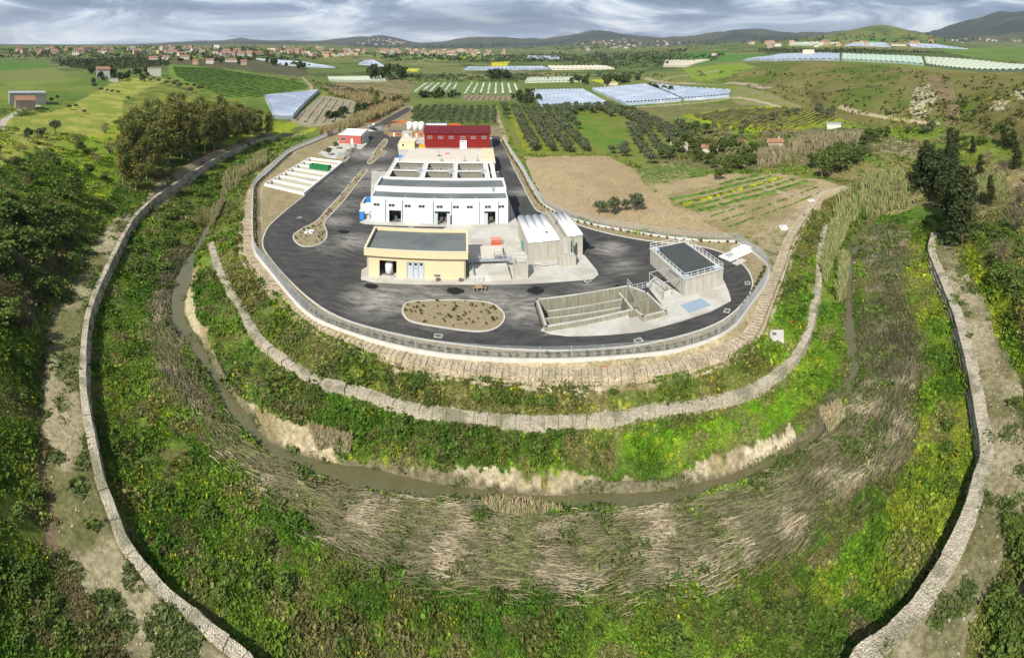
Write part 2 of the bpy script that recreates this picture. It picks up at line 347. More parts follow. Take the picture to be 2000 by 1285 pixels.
Z[inpad] = -0.06; fixed |= inpad
def solve(z, f):
    h, w_ = z.shape
    if min(h, w_) <= 6:
        zz = np.where(f, z, z[f].mean() if f.any() else 0.0)
        for _ in range(200): zz = relax(zz, z, f)
        return zz
    h2, w2 = (h + 1) // 2, (w_ + 1) // 2
    zp = np.zeros((h2 * 2, w2 * 2)); fp = np.zeros((h2 * 2, w2 * 2)); zp[:h, :w_] = np.where(f, z, 0); fp[:h, :w_] = f
    s = fp.reshape(h2, 2, w2, 2).sum((1, 3)); zc = zp.reshape(h2, 2, w2, 2).sum((1, 3)) / np.maximum(s, 1)
    c = solve(zc, s > 0); up = np.repeat(np.repeat(c, 2, 0), 2, 1)[:h, :w_]
    zz = np.where(f, z, up)
    for _ in range(45): zz = relax(zz, z, f)
    return zz
def relax(zz, z, f):
    p = np.pad(zz, 1, mode='edge'); a = (p[:-2, 1:-1] + p[2:, 1:-1] + p[1:-1, :-2] + p[1:-1, 2:]) * 0.25
    return np.where(f, z, a)
Z = solve(Z, fixed)
hard = inpad.copy()
for _ in range(3):
    p = np.pad(Z, 1, mode='edge'); a = (p[:-2, 1:-1] + p[2:, 1:-1] + p[1:-1, :-2] + p[1:-1, 2:] + 2 * Z) / 6; Z = np.where(hard, Z, a)
PXX = 1000 + KP * TH[None, :] + np.zeros((nR, 1)); RG = RR[:, None] + np.zeros((1, nT))
# roughness of the land
soft = np.clip(1 - inpad, 0, 1)
dn = np.clip((RG - 1200) / 3000, 0, 1)
Z = Z + soft * ((fbm(GX, GY, 6, 3) - 0.5) * 0.55 * np.clip(2 - RG / 200, 0.5, 1) + dn * (fbm(GX, GY, 800, 5, 6) - 0.5) * 110 * np.clip((Z - 15) / 70, 0.0, 1.5) + np.clip((RG - 250) / 600, 0, 1) * (fbm(GX, GY, 90, 8, 4) - 0.5) * 3.5)
def zat(x, y):
    x = np.asarray(x, float); y = np.asarray(y, float); r, t = gidx(x, y)
    r0 = np.clip(np.floor(r).astype(int), 0, nR - 2); t0 = np.clip(np.floor(t).astype(int), 0, nT - 2); fr = r - r0; ft = t - t0
    return (Z[r0, t0] * (1 - ft) + Z[r0, t0 + 1] * ft) * (1 - fr) + (Z[r0 + 1, t0] * (1 - ft) + Z[r0 + 1, t0 + 1] * ft) * fr
def ground(px, py):
    """where the ray through a photo pixel first meets the land"""
    a = (px - 1000) / KP; s = (py - Y0) / KP; t = np.geomspace(30, 14500, 2600); x = t * math.sin(a); y = t * math.cos(a)
    h = HC - s * t - zat(x, y); k = np.argmax(h < 0)
    if h[k] >= 0: k = len(t) - 1
    f = h[k - 1] / (h[k - 1] - h[k] + 1e-9) if k > 0 else 0
    d = t[k - 1] + (t[k] - t[k - 1]) * f; xx, yy = d * math.sin(a), d * math.cos(a)
    return xx, yy, float(zat(xx, yy))

# ------------------------------------------------------------ land cover (colour per ground point, with a haze tint on the far mountains)
basins = [[P(1038,580,0)[:2], P(1062,650,0)[:2], P(1235,620,0)[:2], P(1310,622,0)[:2], P(1272,556,0)[:2], P(1226,552,0)[:2]]]
for bp_ in basins:
    Z = np.where(inpoly(GX, GY, bp_), -4.2, Z)
PY = Y0 + KP * (HC - Z) / RG
wx = (fbm(GX, GY, 5, 21) - 0.5); wy = (fbm(GX, GY, 5, 31) - 0.5)
wv = np.clip(1400 / RG, 2, 26)      # how ragged (pixels) the borders are
XW = PXX + wx * wv * 2.0; YW = PY + wy * wv * 1.3
n1 = fbm(GX, GY, 2.2, 41, 3); n2 = fbm(GX, GY, 9, 42, 4); n3 = fbm(GX, GY, 45, 43, 4); n4 = fbm(GX, GY, 260, 44, 4)
ff = np.clip(RG / 500, 0, 1)
nn = n2 * (1 - ff) + n3 * ff
st = lambda v, a, b: np.clip((v - a) / (b - a), 0, 1)[..., None]
c_ = lambda *k: np.array(k)
G1, G2, G3 = c_(.085, .15, .018), c_(.17, .21, .035), c_(.04, .075, .014)
YEL, DRY, BRN, SOIL, SAND = c_(.36, .34, .02), c_(.30, .24, .15), c_(.115, .085, .045), c_(.37, .29, .17), c_(.42, .36, .25)
col = G1 + (G2 - G1) * st(nn, .4, .62); col = col + (c_(.17, .15, .06) - col) * st(n4, .5, .68) * .7
cls = np.zeros((nR, nT), np.int8)
def paint(poly, a, b=None, lo=.4, hi=.6, n=None, k=0, warp=True, op=1.0, where=None):
    xs = [p[0] for p in poly]; ys = [p[1] for p in poly]
    X, Y = (XW, YW) if warp else (PXX, PY)
    sel = (X > min(xs)) & (X < max(xs)) & (Y > min(ys)) & (Y < max(ys)) & (RG > 25)
    ii = np.nonzero(sel); m_ = inpoly(X[ii], Y[ii], poly); ii = (ii[0][m_], ii[1][m_])
    q = a if b is None else a + (b - a) * st((n2 if n is None else n)[ii], lo, hi)
    col[ii] = col[ii] * (1 - op) + q * op
    if k: cls[ii] = k
def near_line(pts, rad, a, b=None, lo=.4, hi=.6, k=0, n=None, op=1.0, soft_=0.0):
    p = np.array(pts, float)[:, :2]; d = np.full(GX.shape, 1e9)
    x0, x1, y0, y1 = p[:, 0].min() - rad, p[:, 0].max() + rad, p[:, 1].min() - rad, p[:, 1].max() + rad
    ii = np.nonzero((GX > x0) & (GX < x1) & (GY > y0) & (GY < y1)); X, Y = GX[ii], GY[ii]; dd = np.full(X.shape, 1e9)
    for s_ in range(0, len(p) - 1):
        v = p[s_ + 1] - p[s_]; t = np.clip(((X - p[s_, 0]) * v[0] + (Y - p[s_, 1]) * v[1]) / (v @ v + 1e-9), 0, 1)
        dd = np.minimum(dd, np.hypot(X - p[s_, 0] - t * v[0], Y - p[s_, 1] - t * v[1]))
    m_ = dd + (n1[ii] - .5) * soft_ < rad; ii = (ii[0][m_], ii[1][m_])
    q = a if b is None else a + (b - a) * st((n2 if n is None else n)[ii], lo, hi)
    col[ii] = col[ii] * (1 - op) + q * op
    if k: cls[ii] = k
# -- far hills and the plain
hill = (RG > 1500)
patch = vnoise(GX / 190 + n3 * 2, GY / 150, 77); patch = np.floor(patch * 7) / 7
fc = c_(.10, .15, .03) + (c_(.20, .19, .07) - c_(.10, .15, .03)) * st(patch, .2, .8)
fc = fc + (G3 - fc) * st(n3, .52, .60) * .8
far = np.clip((RG - 480) / 250, 0, 1)[..., None]; col = col * (1 - far) + fc * far
mt = np.clip((RG - 3600) / 900, 0, 1)[..., None]; col = col * (1 - mt) + (c_(.026, .044, .036) + (c_(.065, .075, .05) - c_(.026, .044, .036)) * st(fbm(GX, GY, 500, 66), .45, .65)) * mt  # bluish haze tint of the far mountains is put into their colour
# -- near slopes of the bend
NEAR = [(430,250),(330,330),(170,560),(150,700),(160,900),(240,1090),(500,1300),(1650,1300),(1900,1050),(1930,880),(1880,600),(1810,440),(1640,350),(1500,560),(1300,700),(1000,740),(700,660),(500,500),(470,400),(560,290)]
paint(NEAR, c_(.065,.125,.014), c_(.12,.175,.025), .42, .58, k=1)
paint(NEAR, BRN * .9, None, op=.0)
ii = (cls == 1) & (n3 * .5 + n1 * .5 > .53); col[ii] = col[ii] * .3 + c_(.12, .10, .045) * .7
# slope between gabions, ragged dry grass
paint([(475,500),(560,625),(700,700),(850,745),(1000,765),(1160,765),(1320,740),(1420,700),(1500,600),(1560,440),(1640,370),(1610,480),(1600,600),(1560,720),(1400,790),(1200,815),(1000,822),(800,795),(640,755),(520,690),(440,560),(410,470)], c_(.17,.15,.06), c_(.10,.13,.025), .36, .54, k=1)
# flattened dry reeds in the river bed
REEDS = [(330,470),(300,560),(290,660),(330,740),(400,810),(450,880),(520,950),(600,1010),(680,1070),(800,1110),(950,1130),(1150,1150),(1400,1120),(1560,1050),(1690,960),(1760,860),(1790,740),(1790,620),(1790,470),(1750,440),(1700,440),(1690,520),(1680,640),(1690,730),(1640,830),(1560,900),(1450,960),(1300,1000),(1100,1010),(900,990),(720,970),(560,920),(470,860),(400,760),(345,680),(325,600),(350,520),(380,480)]
paint(REEDS, c_(.17,.14,.085), c_(.09,.09,.04), .38, .56, k=2)
paint([(1640,480),(1790,470),(1790,620),(1780,700),(1690,740),(1680,640),(1690,520)], c_(.13,.15,.05), c_(.24,.19,.11), .45, .6, k=2, op=.75)
for q in [[(1720,455),(1780,450),(1770,480),(1740,505),(1725,490)],[(1740,620),(1775,625),(1780,660),(1765,670)],[(1690,935),(1760,900),(1790,720),(1750,800),(1700,880),(1620,990)],[(690,970),(830,985),(1000,1010),(980,1050),(800,1040),(700,1000)],[(560,850),(680,900),(640,905),(560,880)]]:
    paint(q, c_(.36,.28,.19), c_(.26,.2,.13), .4, .6, k=2)
# green islands in the reeds, bright banks
for q in [[(930,1000),(1000,1015),(1010,1040),(940,1035)],[(1140,1020),(1220,975),(1260,985),(1190,1015)],[(1150,1040),(1200,1050),(1160,1060)],[(1310,1000),(1370,985),(1400,1010),(1330,1025)],[(1440,985),(1500,965),(1510,980),(1450,1000)],[(1350,960),(1440,930),(1450,950),(1380,975)]]:
    paint(q, c_(.12,.2,.02), c_(.16,.2,.05), k=1)
paint([(1440,650),(1560,560),(1620,440),(1650,560),(1645,700),(1600,780),(1500,850),(1350,890),(1200,900),(1200,850),(1400,820),(1550,740)], c_(.10,.19,.012), c_(.16,.21,.03), .4, .62, k=1)
paint([(1790,420),(1815,500),(1860,620),(1890,760),(1900,880),(1850,1050),(1750,1150),(1650,1200),(1560,1180),(1640,1080),(1740,980),(1780,900),(1800,760),(1790,640),(1760,560)], c_(.10,.17,.015), c_(.2,.22,.03), .4, .62, k=1)
# white marl on the cut bank
near_line(off(resample(W_(PX_BANK[12:20], ZB), 2.0), .8, 0), .95, c_(.47,.41,.30), c_(.26,.22,.13), lo=.42, hi=.56, k=4, soft_=2.6)
near_line(off(resample(W_(PX_BANK[3:11], ZB), 2.0), 1.2, 0), 1.3, c_(.42,.35,.24), c_(.22,.17,.1), k=4, soft_=2.4, op=.9)
# mud below the water
near_line(off(wri, .8, 0), 1.0, c_(.16,.14,.09), k=7); near_line(off(wro, -.6, 0), 1.0, c_(.14,.12,.08), k=7)
# rubble on the second strip, toe of the gabions, terraces of the outer walls
near_line(off(wg, 0, 0), .9, c_(.36,.33,.26), c_(.2,.18,.1), k=5, soft_=.5)
near_line(off(wt[60:], .9, 0), .3, c_(.42,.36,.26), c_(.24,.2,.1), k=5, soft_=1.4)
near_line(off(wl[10:], 4.2, 0), 3.4, c_(.31,.27,.17), c_(.14,.14,.055), .44, .6, k=5, soft_=2.6)
near_line(off(wl[10:], 8.2, 0), 1.4, c_(.12,.095,.05), c_(.17,.13,.08), k=6, soft_=2)
near_line(off(wr, 5.5, 0), 4.6, c_(.33,.285,.185), c_(.15,.14,.065), .43, .6, k=5, soft_=3)
# left bank
LEFT = [(-400,300),(-60,300),(120,235),(220,230),(250,300),(310,375),(200,445),(135,550),(85,640),(70,800),(80,950),(100,1100),(130,1300),(-400,1300)]
paint(LEFT, c_(.07,.12,.015), c_(.15,.19,.03), .40, .58, k=1)
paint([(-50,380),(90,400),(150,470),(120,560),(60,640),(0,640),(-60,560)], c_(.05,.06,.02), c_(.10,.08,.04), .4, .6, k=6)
paint([(60,260),(150,225),(235,245),(250,330),(200,400),(150,330)], c_(.17,.26,.015), c_(.3,.32,.02), .4, .62, k=3)
paint([(0,235),(120,215),(240,150),(330,155),(470,185),(460,200),(260,205),(200,260),(90,290),(0,330)], c_(.20,.25,.035), c_(.32,.32,.07), .42, .6, k=3)
paint([(0,120),(100,122),(90,135),(0,140)], c_(.07,.16,.02)); paint([(0,138),(90,132),(130,140),(120,155),(0,160)], c_(.15,.18,.05))
paint([(240,196),(330,152),(420,174),(470,195),(500,235),(480,260),(420,270),(330,310),(260,340),(235,260)], c_(.10,.14,.02), c_(.2,.21,.03), k=3)
paint([(420,240),(560,235),(640,240),(600,262),(520,275),(470,285),(440,290),(400,280)], c_(.24,.29,.02), c_(.10,.12,.03), k=3)
paint([(330,126),(420,131),(520,147),(598,160),(604,174),(560,184),(520,192),(440,193),(400,178),(330,146)], c_(.11,.20,.02), c_(.14,.23,.03), n=n3)
paint([(100,112),(500,118),(600,130),(600,150),(520,142),(330,124),(100,124)], c_(.07,.07,.035), c_(.10,.10,.045))
paint([(565,236),(628,186),(702,198),(690,224),(660,242),(600,248)], c_(.26,.23,.15), c_(.3,.27,.18))
near_line(resample([ground(520,262)[:2], ground(430,300)[:2], ground(335,362)[:2], ground(300,400)[:2]], 3), 3.2, c_(.30,.25,.17), c_(.22,.17,.11), k=5, soft_=1)
# fields beyond the plant
paint([(620,165),(760,150),(810,158),(800,210),(745,225),(700,243),(695,200)], c_(.14,.14,.05), c_(.24,.19,.10))
paint([(800,180),(1035,188),(1035,208),(975,208),(800,205)], c_(.10,.15,.025), c_(.14,.18,.04), n=n3)
paint([(905,186),(1028,187),(1030,196),(905,196)], c_(.26,.2,.13))
paint([(800,182),(830,160),(1010,162),(1030,186)], c_(.13,.19,.06)); 
paint([(785,207),(966,207),(974,246),(900,246),(760,238)], c_(.10,.14,.025), c_(.13,.15,.05), k=8)
paint([(974,206),(1190,206),(1360,262),(1280,330),(1190,303),(1010,302)], c_(.11,.17,.015), c_(.17,.19,.04), n=n3, k=8)
for x0, x1 in ((1000,1035),(1040,1075),(1080,1115)): paint([(x0-5,225),(x0+3,225),(x1+8,300),(x1-8,300)], c_(.28,.30,.02), c_(.15,.2,.02), n=n1)
paint([(1100,215),(1180,240),(1250,300),(1180,300),(1130,260)], c_(.10,.19,.02), c_(.15,.2,.03), k=8)
SOILP = [(1022,306),(1185,304),(1235,328),(1260,362),(1300,385),(1350,420),(1440,465),(1500,470),(1560,442),(1520,455),(1440,470),(1300,458),(1200,445),(1110,420),(1064,398),(1040,350)]
paint(SOILP, c_(.40,.31,.19), c_(.345,.265,.155), n=n3, warp=False, k=9)
paint([(1235,330),(1290,318),(1345,314),(1395,332),(1330,350),(1262,360)], c_(.15,.19,.05), c_(.26,.24,.10), k=8)
paint([(1262,362),(1400,340),(1530,338),(1660,364),(1600,402),(1562,440),(1480,468),(1430,462),(1350,420)], c_(.36,.29,.17), c_(.26,.22,.11), k=9)
paint([(1300,392),(1470,336),(1530,345),(1600,358),(1540,375),(1400,412),(1350,412)], c_(.20,.20,.07), c_(.32,.27,.14), n=n2, k=8)
paint([(1200,210),(1320,205),(1520,200),(1570,212),(1500,218),(1340,222),(1300,240)], c_(.14,.15,.05), c_(.18,.17,.06))
paint([(1330,225),(1430,212),(1530,206),(1580,212),(1650,232),(1600,246),(1500,262),(1400,248)], c_(.33,.36,.015), c_(.22,.28,.015), n=n3)
paint([(1440,165),(1560,186),(1585,200),(1570,212),(1440,203),(1420,188)], c_(.24,.22,.11), c_(.15,.19,.04))
paint([(1300,240),(1420,250),(1480,300),(1500,330),(1380,330),(1280,315),(1330,280)], c_(.09,.11,.03), c_(.17,.15,.07))
paint([(1480,255),(1700,250),(1880,240),(1880,270),(1700,300),(1540,330),(1480,330)], c_(.2,.16,.1), c_(.12,.14,.04))
paint([(1700,250),(1790,240),(1845,250),(1835,275),(1750,270)], c_(.13,.2,.02), c_(.17,.2,.03))
paint([(1695,288),(1745,272),(1822,292),(1795,312)], c_(.24,.21,.13), warp=False)
paint([(1600,300),(1690,290),(1780,312),(1770,350),(1640,360),(1590,330)], c_(.12,.18,.03), c_(.22,.19,.08))
paint([(1640,355),(1780,340),(1830,330),(2100,300),(2100,420),(1880,420),(1800,400),(1740,420),(1650,400)], c_(.27,.22,.12), c_(.17,.15,.07), k=6)
paint([(1820,440),(1900,420),(2200,420),(2200,1300),(1880,1300),(2000,1000),(2015,850),(1980,700),(1930,590),(1870,500)], c_(.12,.15,.03), c_(.17,.15,.06), k=1)
paint([(1885,480),(1905,480),(1960,560),(2000,640),(2010,760),(1960,680),(1910,560)], c_(.35,.36,.02), c_(.14,.2,.02), .45, .6, k=1)
# right hillside
paint([(1320,136),(1450,122),(1640,122),(1800,134),(1900,142),(2200,142),(2200,300),(2000,290),(1880,255),(1700,246),(1600,222),(1500,180),(1400,158)], c_(.09,.13,.018), c_(.165,.15,.05), .42, .6, n=n3)
ii = np.nonzero((cls == 0) & (PXX > 1320) & (PY > 120) & (PY < 300) & (RG > 200) & (RG < 900)); col[ii] *= (0.75 + 0.5 * n2[ii])[:, None]
paint([(1810,145),(1860,160),(1880,240),(1850,250),(1830,200)], c_(.22,.165,.09), c_(.16,.14,.06))
for q in [[(1775,210),(1790,170),(1815,165),(1828,190),(1818,222),(1795,232),(1785,230)],[(1920,212),(1945,195),(1960,192),(1985,212),(1960,215)],[(1965,180),(2000,170),(2000,195),(1980,190)]]:
    paint(q, c_(.48,.42,.31), c_(.15,.15,.06), .47, .56, n=n1)
paint([(1330,133),(1450,122),(1475,130),(1420,150),(1360,158)], c_(.15,.25,.02), c_(.2,.24,.04))
# plateau and plain behind it
for q, a in [([(1450,112),(1540,104),(1700,104),(1800,110),(1700,118),(1480,117)], c_(.12,.15,.04)), ([(1330,116),(1400,106),(1560,104),(1440,118),(1350,128)], c_(.08,.2,.03)),
             ([(1140,118),(1300,104),(1440,96),(1400,108),(1260,118)], c_(.06,.17,.02)), ([(1660,76),(1780,70),(1700,84)], c_(.08,.2,.03)), ([(700,108),(860,102),(1000,112),(900,120),(760,116)], c_(.17,.26,.05)),
             ([(870,116),(905,108),(930,110),(900,116)], c_(.55,.5,.02)), ([(780,134),(820,134),(815,140),(778,139)], c_(.5,.5,.03)), ([(1150,156),(1200,152),(1230,158),(1180,164)], c_(.4,.42,.03)),
             ([(960,122),(995,120),(990,129),(960,130)], c_(.55,.5,.02)), ([(1480,96),(1640,98),(1850,100),(2000,110),(2000,120),(1800,108),(1500,106)], c_(.07,.10,.025)), ([(1820,96),(2000,90),(2000,122),(1900,112)], c_(.12,.2,.03))]:
    paint(q, a, a * .8, n=n3)
# tracks
def gl(pts): return resample([ground(*p)[:2] for p in pts], 6)
near_line(gl([(968,210),(972,232),(980,252),(988,275)]), 1.6, c_(.38,.3,.2)); near_line(gl([(1262,152),(1290,160),(1380,165),(1440,162),(1500,172)]), 5, c_(.36,.31,.22), c_(.28,.23,.15))
near_line(gl([(1290,158),(1330,148),(1400,138)]), 2.5, c_(.36,.3,.2)); near_line(gl([(0,252),(8,235),(30,222),(60,210),(75,206)]), 2.2, c_(.42,.38,.32))
near_line(gl([(1640,208),(1690,222),(1740,232),(1790,238),(1830,242)]), 1.6, c_(.4,.34,.22)); near_line(gl([(1225,210),(1400,196),(1440,190),(1520,208)]), 2.0, c_(.40,.34,.24))
near_line(gl([(560,262),(640,256),(700,243)]), 1.5, c_(.2,.18,.09)); near_line(gl([(590,150),(605,165),(612,178),(640,182)]), 1.8, c_(.36,.28,.18))
near_line(gl([(1470,362),(1590,388),(1600,380)]), 1.2, c_(.36,.32,.22)); near_line(gl([(1440,478),(1500,452),(1580,402)]), 1.0, c_(.34,.28,.18))
# landscaped soil inside the fence
col[inpad] = (c_(.33,.27,.165) + (c_(.24,.20,.11) - c_(.33,.27,.165)) * st(n1, .4, .65))[inpad]; cls[inpad] = 9
ii = (PY < 246) & inpad & (PXX > 806); col[ii] = c_(.11,.15,.03); cls[ii] = 0
ii = (cls == 9) & (n3 > .5) & (PY < 300); col[ii] *= .85
near_line(off(wt, -2.6, 0), 2.4, c_(.40,.33,.21), c_(.30,.25,.15), k=9)
beyond = inpoly(GX, GY, [P(1505,523)[:2], P(1440,470)[:2], P(1550,443)[:2]]); col[beyond] = (c_(.32,.27,.17) + (c_(.15,.15,.06) - c_(.32,.27,.17)) * st(n1, .5, .65))[beyond]
# yellow flowers sprinkled over the herb slopes
spk = vnoise(GX * 3.1, GY * 3.1, 5) * .5 + fbm(GX, GY, 7, 6) * .5
ii = (cls == 1) & (spk > .73) & (RG > 60); col[ii] = col[ii] * .45 + c_(.42, .42, .02) * .55
col = np.clip(col * (0.86 + 0.28 * n1[..., None]), 0, .9)
# mesh of the land
V = np.stack([GX, GY, Z], -1).reshape(-1, 3)
i0 = np.arange(nR - 1)[:, None] * nT; j0 = np.arange(nT)[None, :]; j1 = (j0 + 1) % nT
F = np.stack([i0 + j0, i0 + j1, i0 + nT + j1, i0 + nT + j0], -1).reshape(-1, 4)[:, ::-1]
gm = mat('land', (.62, .60, .55), (1.32, 1.34, 1.30), scale=1.6, rough=.95, bump=.6, bscale=2.5, attr=True)
g_ = mesh_np('terrain', V, F, gm, col.reshape(-1, 3), smooth=True); tag(g_, kind='structure')
def lookup(A, x, y):
    r, t = gidx(np.asarray(x), np.asarray(y)); return A[np.clip(np.round(r).astype(int), 0, nR - 1), np.clip(np.round(t).astype(int), 0, nT - 1)]
# water of the stream
nW = 160
A = resample(W_(PX_RIN, ZR), 1.0); Bv = resample(W_(PX_ROUT, ZR), 1.0)
A = np.stack([np.interp(np.linspace(0, 1, nW), np.linspace(0, 1, len(A)), A[:, k]) for k in range(3)], 1)
Bv = np.stack([np.interp(np.linspace(0, 1, nW), np.linspace(0, 1, len(Bv)), Bv[:, k]) for k in range(3)], 1)
A2 = A + (A - Bv) * .08; B2 = Bv + (Bv - A) * .08
V = np.concatenate([A2, B2]); F = np.array([(i, i + nW, i + nW + 1, i + 1) for i in range(nW - 1)])
wm = mat('murky_water', (.115, .110, .05), (.14, .13, .06), scale=.5, rough=.05, bump=.25, bscale=3.0)
wm.node_tree.nodes['Principled BSDF'].inputs['Specular IOR Level'].default_value = .6
tag(mesh_np('water', V, F, wm), kind='structure')

# ------------------------------------------------------------ gabion walls: rows of stone filled baskets
stone = mat('gabion_stone', (.62, .52, .37), (.50, .42, .29), scale=.9, rough=.95, bump=.9, voronoi=5.0, c3=(.44, .38, .25), s3=.35)
stone2 = mat('grey_gabion_stone', (.58, .52, .40), (.46, .41, .31), scale=.9, rough=.95, bump=.7, voronoi=7.0, c3=(.30, .28, .19), s3=.3)
wire = mat('dark_wire', (.10, .09, .07), rough=.7)
def gabion(name, path, tiers, label, m, step=2.0, jit=.06, skip=(), grp=None):
    """tiers: (inner offset, outer offset, bottom, top) relative to the path; one stone body mesh, seams left between baskets"""
    root = empty(name, tuple(path[len(path) // 2]), 0, label, 'retaining wall', grp); o = Vector(path[len(path) // 2])
    p = resample(path, step / 4); n = normals2(p); rr = random.Random(3)
    for ti, (a, b_, z0, z1) in enumerate(tiers):
        b = B()
        for i in range(0, len(p) - 4, 4):
            ja, jb, jz = rr.uniform(-jit, jit), rr.uniform(-jit, jit), rr.uniform(-jit, jit)
            ring_ = []; q = [i + k for k in range(5)]
            sh = .03
            for kk, k in enumerate(q):
                t = p[k] - o; nx, ny = n[k]
                if kk in (0, 4):
                    u = (p[q[1]] - p[q[0]]) if kk == 0 else (p[q[3]] - p[q[4]]); t = t + u / (np.linalg.norm(u) + 1e-9) * sh
                w1, w2 = rr.uniform(-.03, .03), rr.uniform(-.04, .04)
                for oo, zz in ((a + ja, z0), (b_ + jb + w1, z0), (b_ + jb + w1 - .05, z1 + jz + w2), (a + ja, z1 + jz + w1)):
                    ring_.append((t[0] + nx * oo, t[1] + ny * oo, t[2] + zz))
            fs = []
            for s in range(4):
                for k in range(4): fs.append((s * 4 + k, (s + 1) * 4 + k, (s + 1) * 4 + (k + 1) % 4, s * 4 + (k + 1) % 4))
            fs += [(0, 1, 2, 3), (19, 18, 17, 16)]
            b.add(ring_, fs)
        b.build('gabion_row', m, root)
    return root, p
bar_m = mat('galvanised_steel', (.42, .46, .50), (.50, .53, .56), scale=2, rough=.45, metal=.3)
gabion('gabion_wall', wt, [(-2.3, 0, -.6, .05), (-2.3, .5, -1.4, -.63)], 'stepped sand coloured gabion wall curving round the plant just below its fence', stone)
gabion('gabion_wall', wg[2:], [(-.75, .75, -1.2, .30)], 'low overgrown gabion strip curving across the slope between the stepped wall and the stream', stone2, jit=.12)
gabion('gabion_wall', wl, [(0, 1.15, -.8, .12), (-.35, 1.1, -1.6, -.83), (-.7, 1.1, -2.6, -1.63)], 'long outer gabion wall on the left bank with a pale stony terrace behind it', stone2)
gabion('gabion_wall', wr, [(0, 1.9, -.8, .12), (-.3, 1.8, -1.6, -.83), (-.6, 1.8, -2.6, -1.63)], 'wide capped outer gabion wall on the right bank of the bend', stone2)
# wire mesh seams seen on the stepped wall
b = B(); q = resample(wt, 1.0)[40:-30]; nn = normals2(q)
for i in range(0, len(q), 1):
    a = q[i]; u = nn[i]
    b.bar((a[0] - u[0] * 1.9, a[1] - u[1] * 1.9, a[2] + .14), (a[0] + u[0] * .02, a[1] + u[1] * .02, a[2] + .13), .022)
    b.bar((a[0] + u[0] * .03, a[1] + u[1] * .03, a[2] + .13), (a[0] + u[0] * .03, a[1] + u[1] * .03, a[2] - .6), .02)
    b.bar((a[0] + u[0] * .58, a[1] + u[1] * .53, a[2] - .6), (a[0] + u[0] * .53, a[1] + u[1] * .53, a[2] - 1.3), .02)
bb = b.build('wire_mesh', wire, bpy.data.objects['gabion_wall']); bb.location = -Vector(bpy.data.objects['gabion_wall'].location)
# ------------------------------------------------------------ pad: asphalt, kerbs, islands, slabs
def asphalt_mat():
    m = mat('asphalt', (.024, .025, .028), (.042, .043, .046), scale=.35, rough=.9, bump=.15, bscale=9)
    t = m.node_tree; bs = t.nodes['Principled BSDF']; src = bs.inputs['Base Color'].links[0].from_socket
    g = N(t, 'ShaderNodeNewGeometry'); acc = None
    spots = [(740,585,9,1), (850,596,10,.9), (690,470,7,.9), (655,432,6,.8), (1192,486,5.5,1), (1215,520,6,.5), (1030,600,8,.9), (720,300,16,1), (735,335,14,.9), (700,360,14,.6), (660,400,10,.5), (735,250,14,1), (690,345,10,.6), (775,335,8,.7), (1015,375,7,.7), (980,300,12,.4), (960,585,9,.8), (800,560,7,.6), (620,350,14,.35), (1070,640,3,.5),(1150,560,6,.4),(640,480,8,.35),(1010,330,6,.5)]
    for x, y, r, s in spots:
        p = P(x, y); d = N(t, 'ShaderNodeVectorMath', op='DISTANCE'); L(t, g.outputs['Position'], d.inputs[0]); d.inputs[1].default_value = p
        mr = N(t, 'ShaderNodeMapRange'); mr.inputs['From Min'].default_value = r; mr.inputs['From Max'].default_value = 0; mr.inputs['To Max'].default_value = s
        L(t, d.outputs['Value'], mr.inputs['Value'])
        if acc is None: acc = mr.outputs[0]
        else: mm = N(t, 'ShaderNodeMath', op='MAXIMUM'); L(t, acc, mm.inputs[0]); L(t, mr.outputs[0], mm.inputs[1]); acc = mm.outputs[0]
    wv_ = N(t, 'ShaderNodeTexNoise', _Scale=.09, _Detail=2.0); L(t, g.outputs['Position'], wv_.inputs['Vector'])
    va = N(t, 'ShaderNodeVectorMath', op='MULTIPLY_ADD'); L(t, wv_.outputs['Color'], va.inputs[0]); va.inputs[1].default_value = (8, 8, 0); L(t, g.outputs['Position'], va.inputs[2])
    mpn = N(t, 'ShaderNodeMapping'); mpn.inputs['Scale'].default_value = (.22, .75, 1); mpn.inputs['Rotation'].default_value = (0, 0, -.15); L(t, va.outputs[0], mpn.inputs['Vector'])
    nz_ = N(t, 'ShaderNodeTexNoise', _Scale=1.0, _Detail=9.0, _Roughness=.72); L(t, mpn.outputs[0], nz_.inputs['Vector'])
    mr = N(t, 'ShaderNodeMapRange'); mr.inputs['From Min'].default_value = .33; mr.inputs['From Max'].default_value = .66; L(t, nz_.outputs['Fac'], mr.inputs['Value'])
    ad = N(t, 'ShaderNodeMath', op='MULTIPLY_ADD'); L(t, acc, ad.inputs[0]); ad.inputs[1].default_value = 1.25; ad.inputs[2].default_value = .16
    mu = N(t, 'ShaderNodeMath', op='MULTIPLY', use_clamp=True); L(t, mr.outputs[0], mu.inputs[0]); L(t, ad.outputs[0], mu.inputs[1])
    mx = N(t, 'ShaderNodeMix', data_type='RGBA'); L(t, mu.outputs[0], mx.inputs['Factor']); L(t, src, mx.inputs[6]); mx.inputs[7].default_value = (.40, .385, .34, 1)
    L(t, mx.outputs[2], bs.inputs['Base Color']); return m
def sheet(name, poly, z, m, holes=(), thick=.03, kind='structure'):
    b = B().prism(poly, z - thick, z, holes); o = b.build(name, m); tag(o, kind=kind); return o
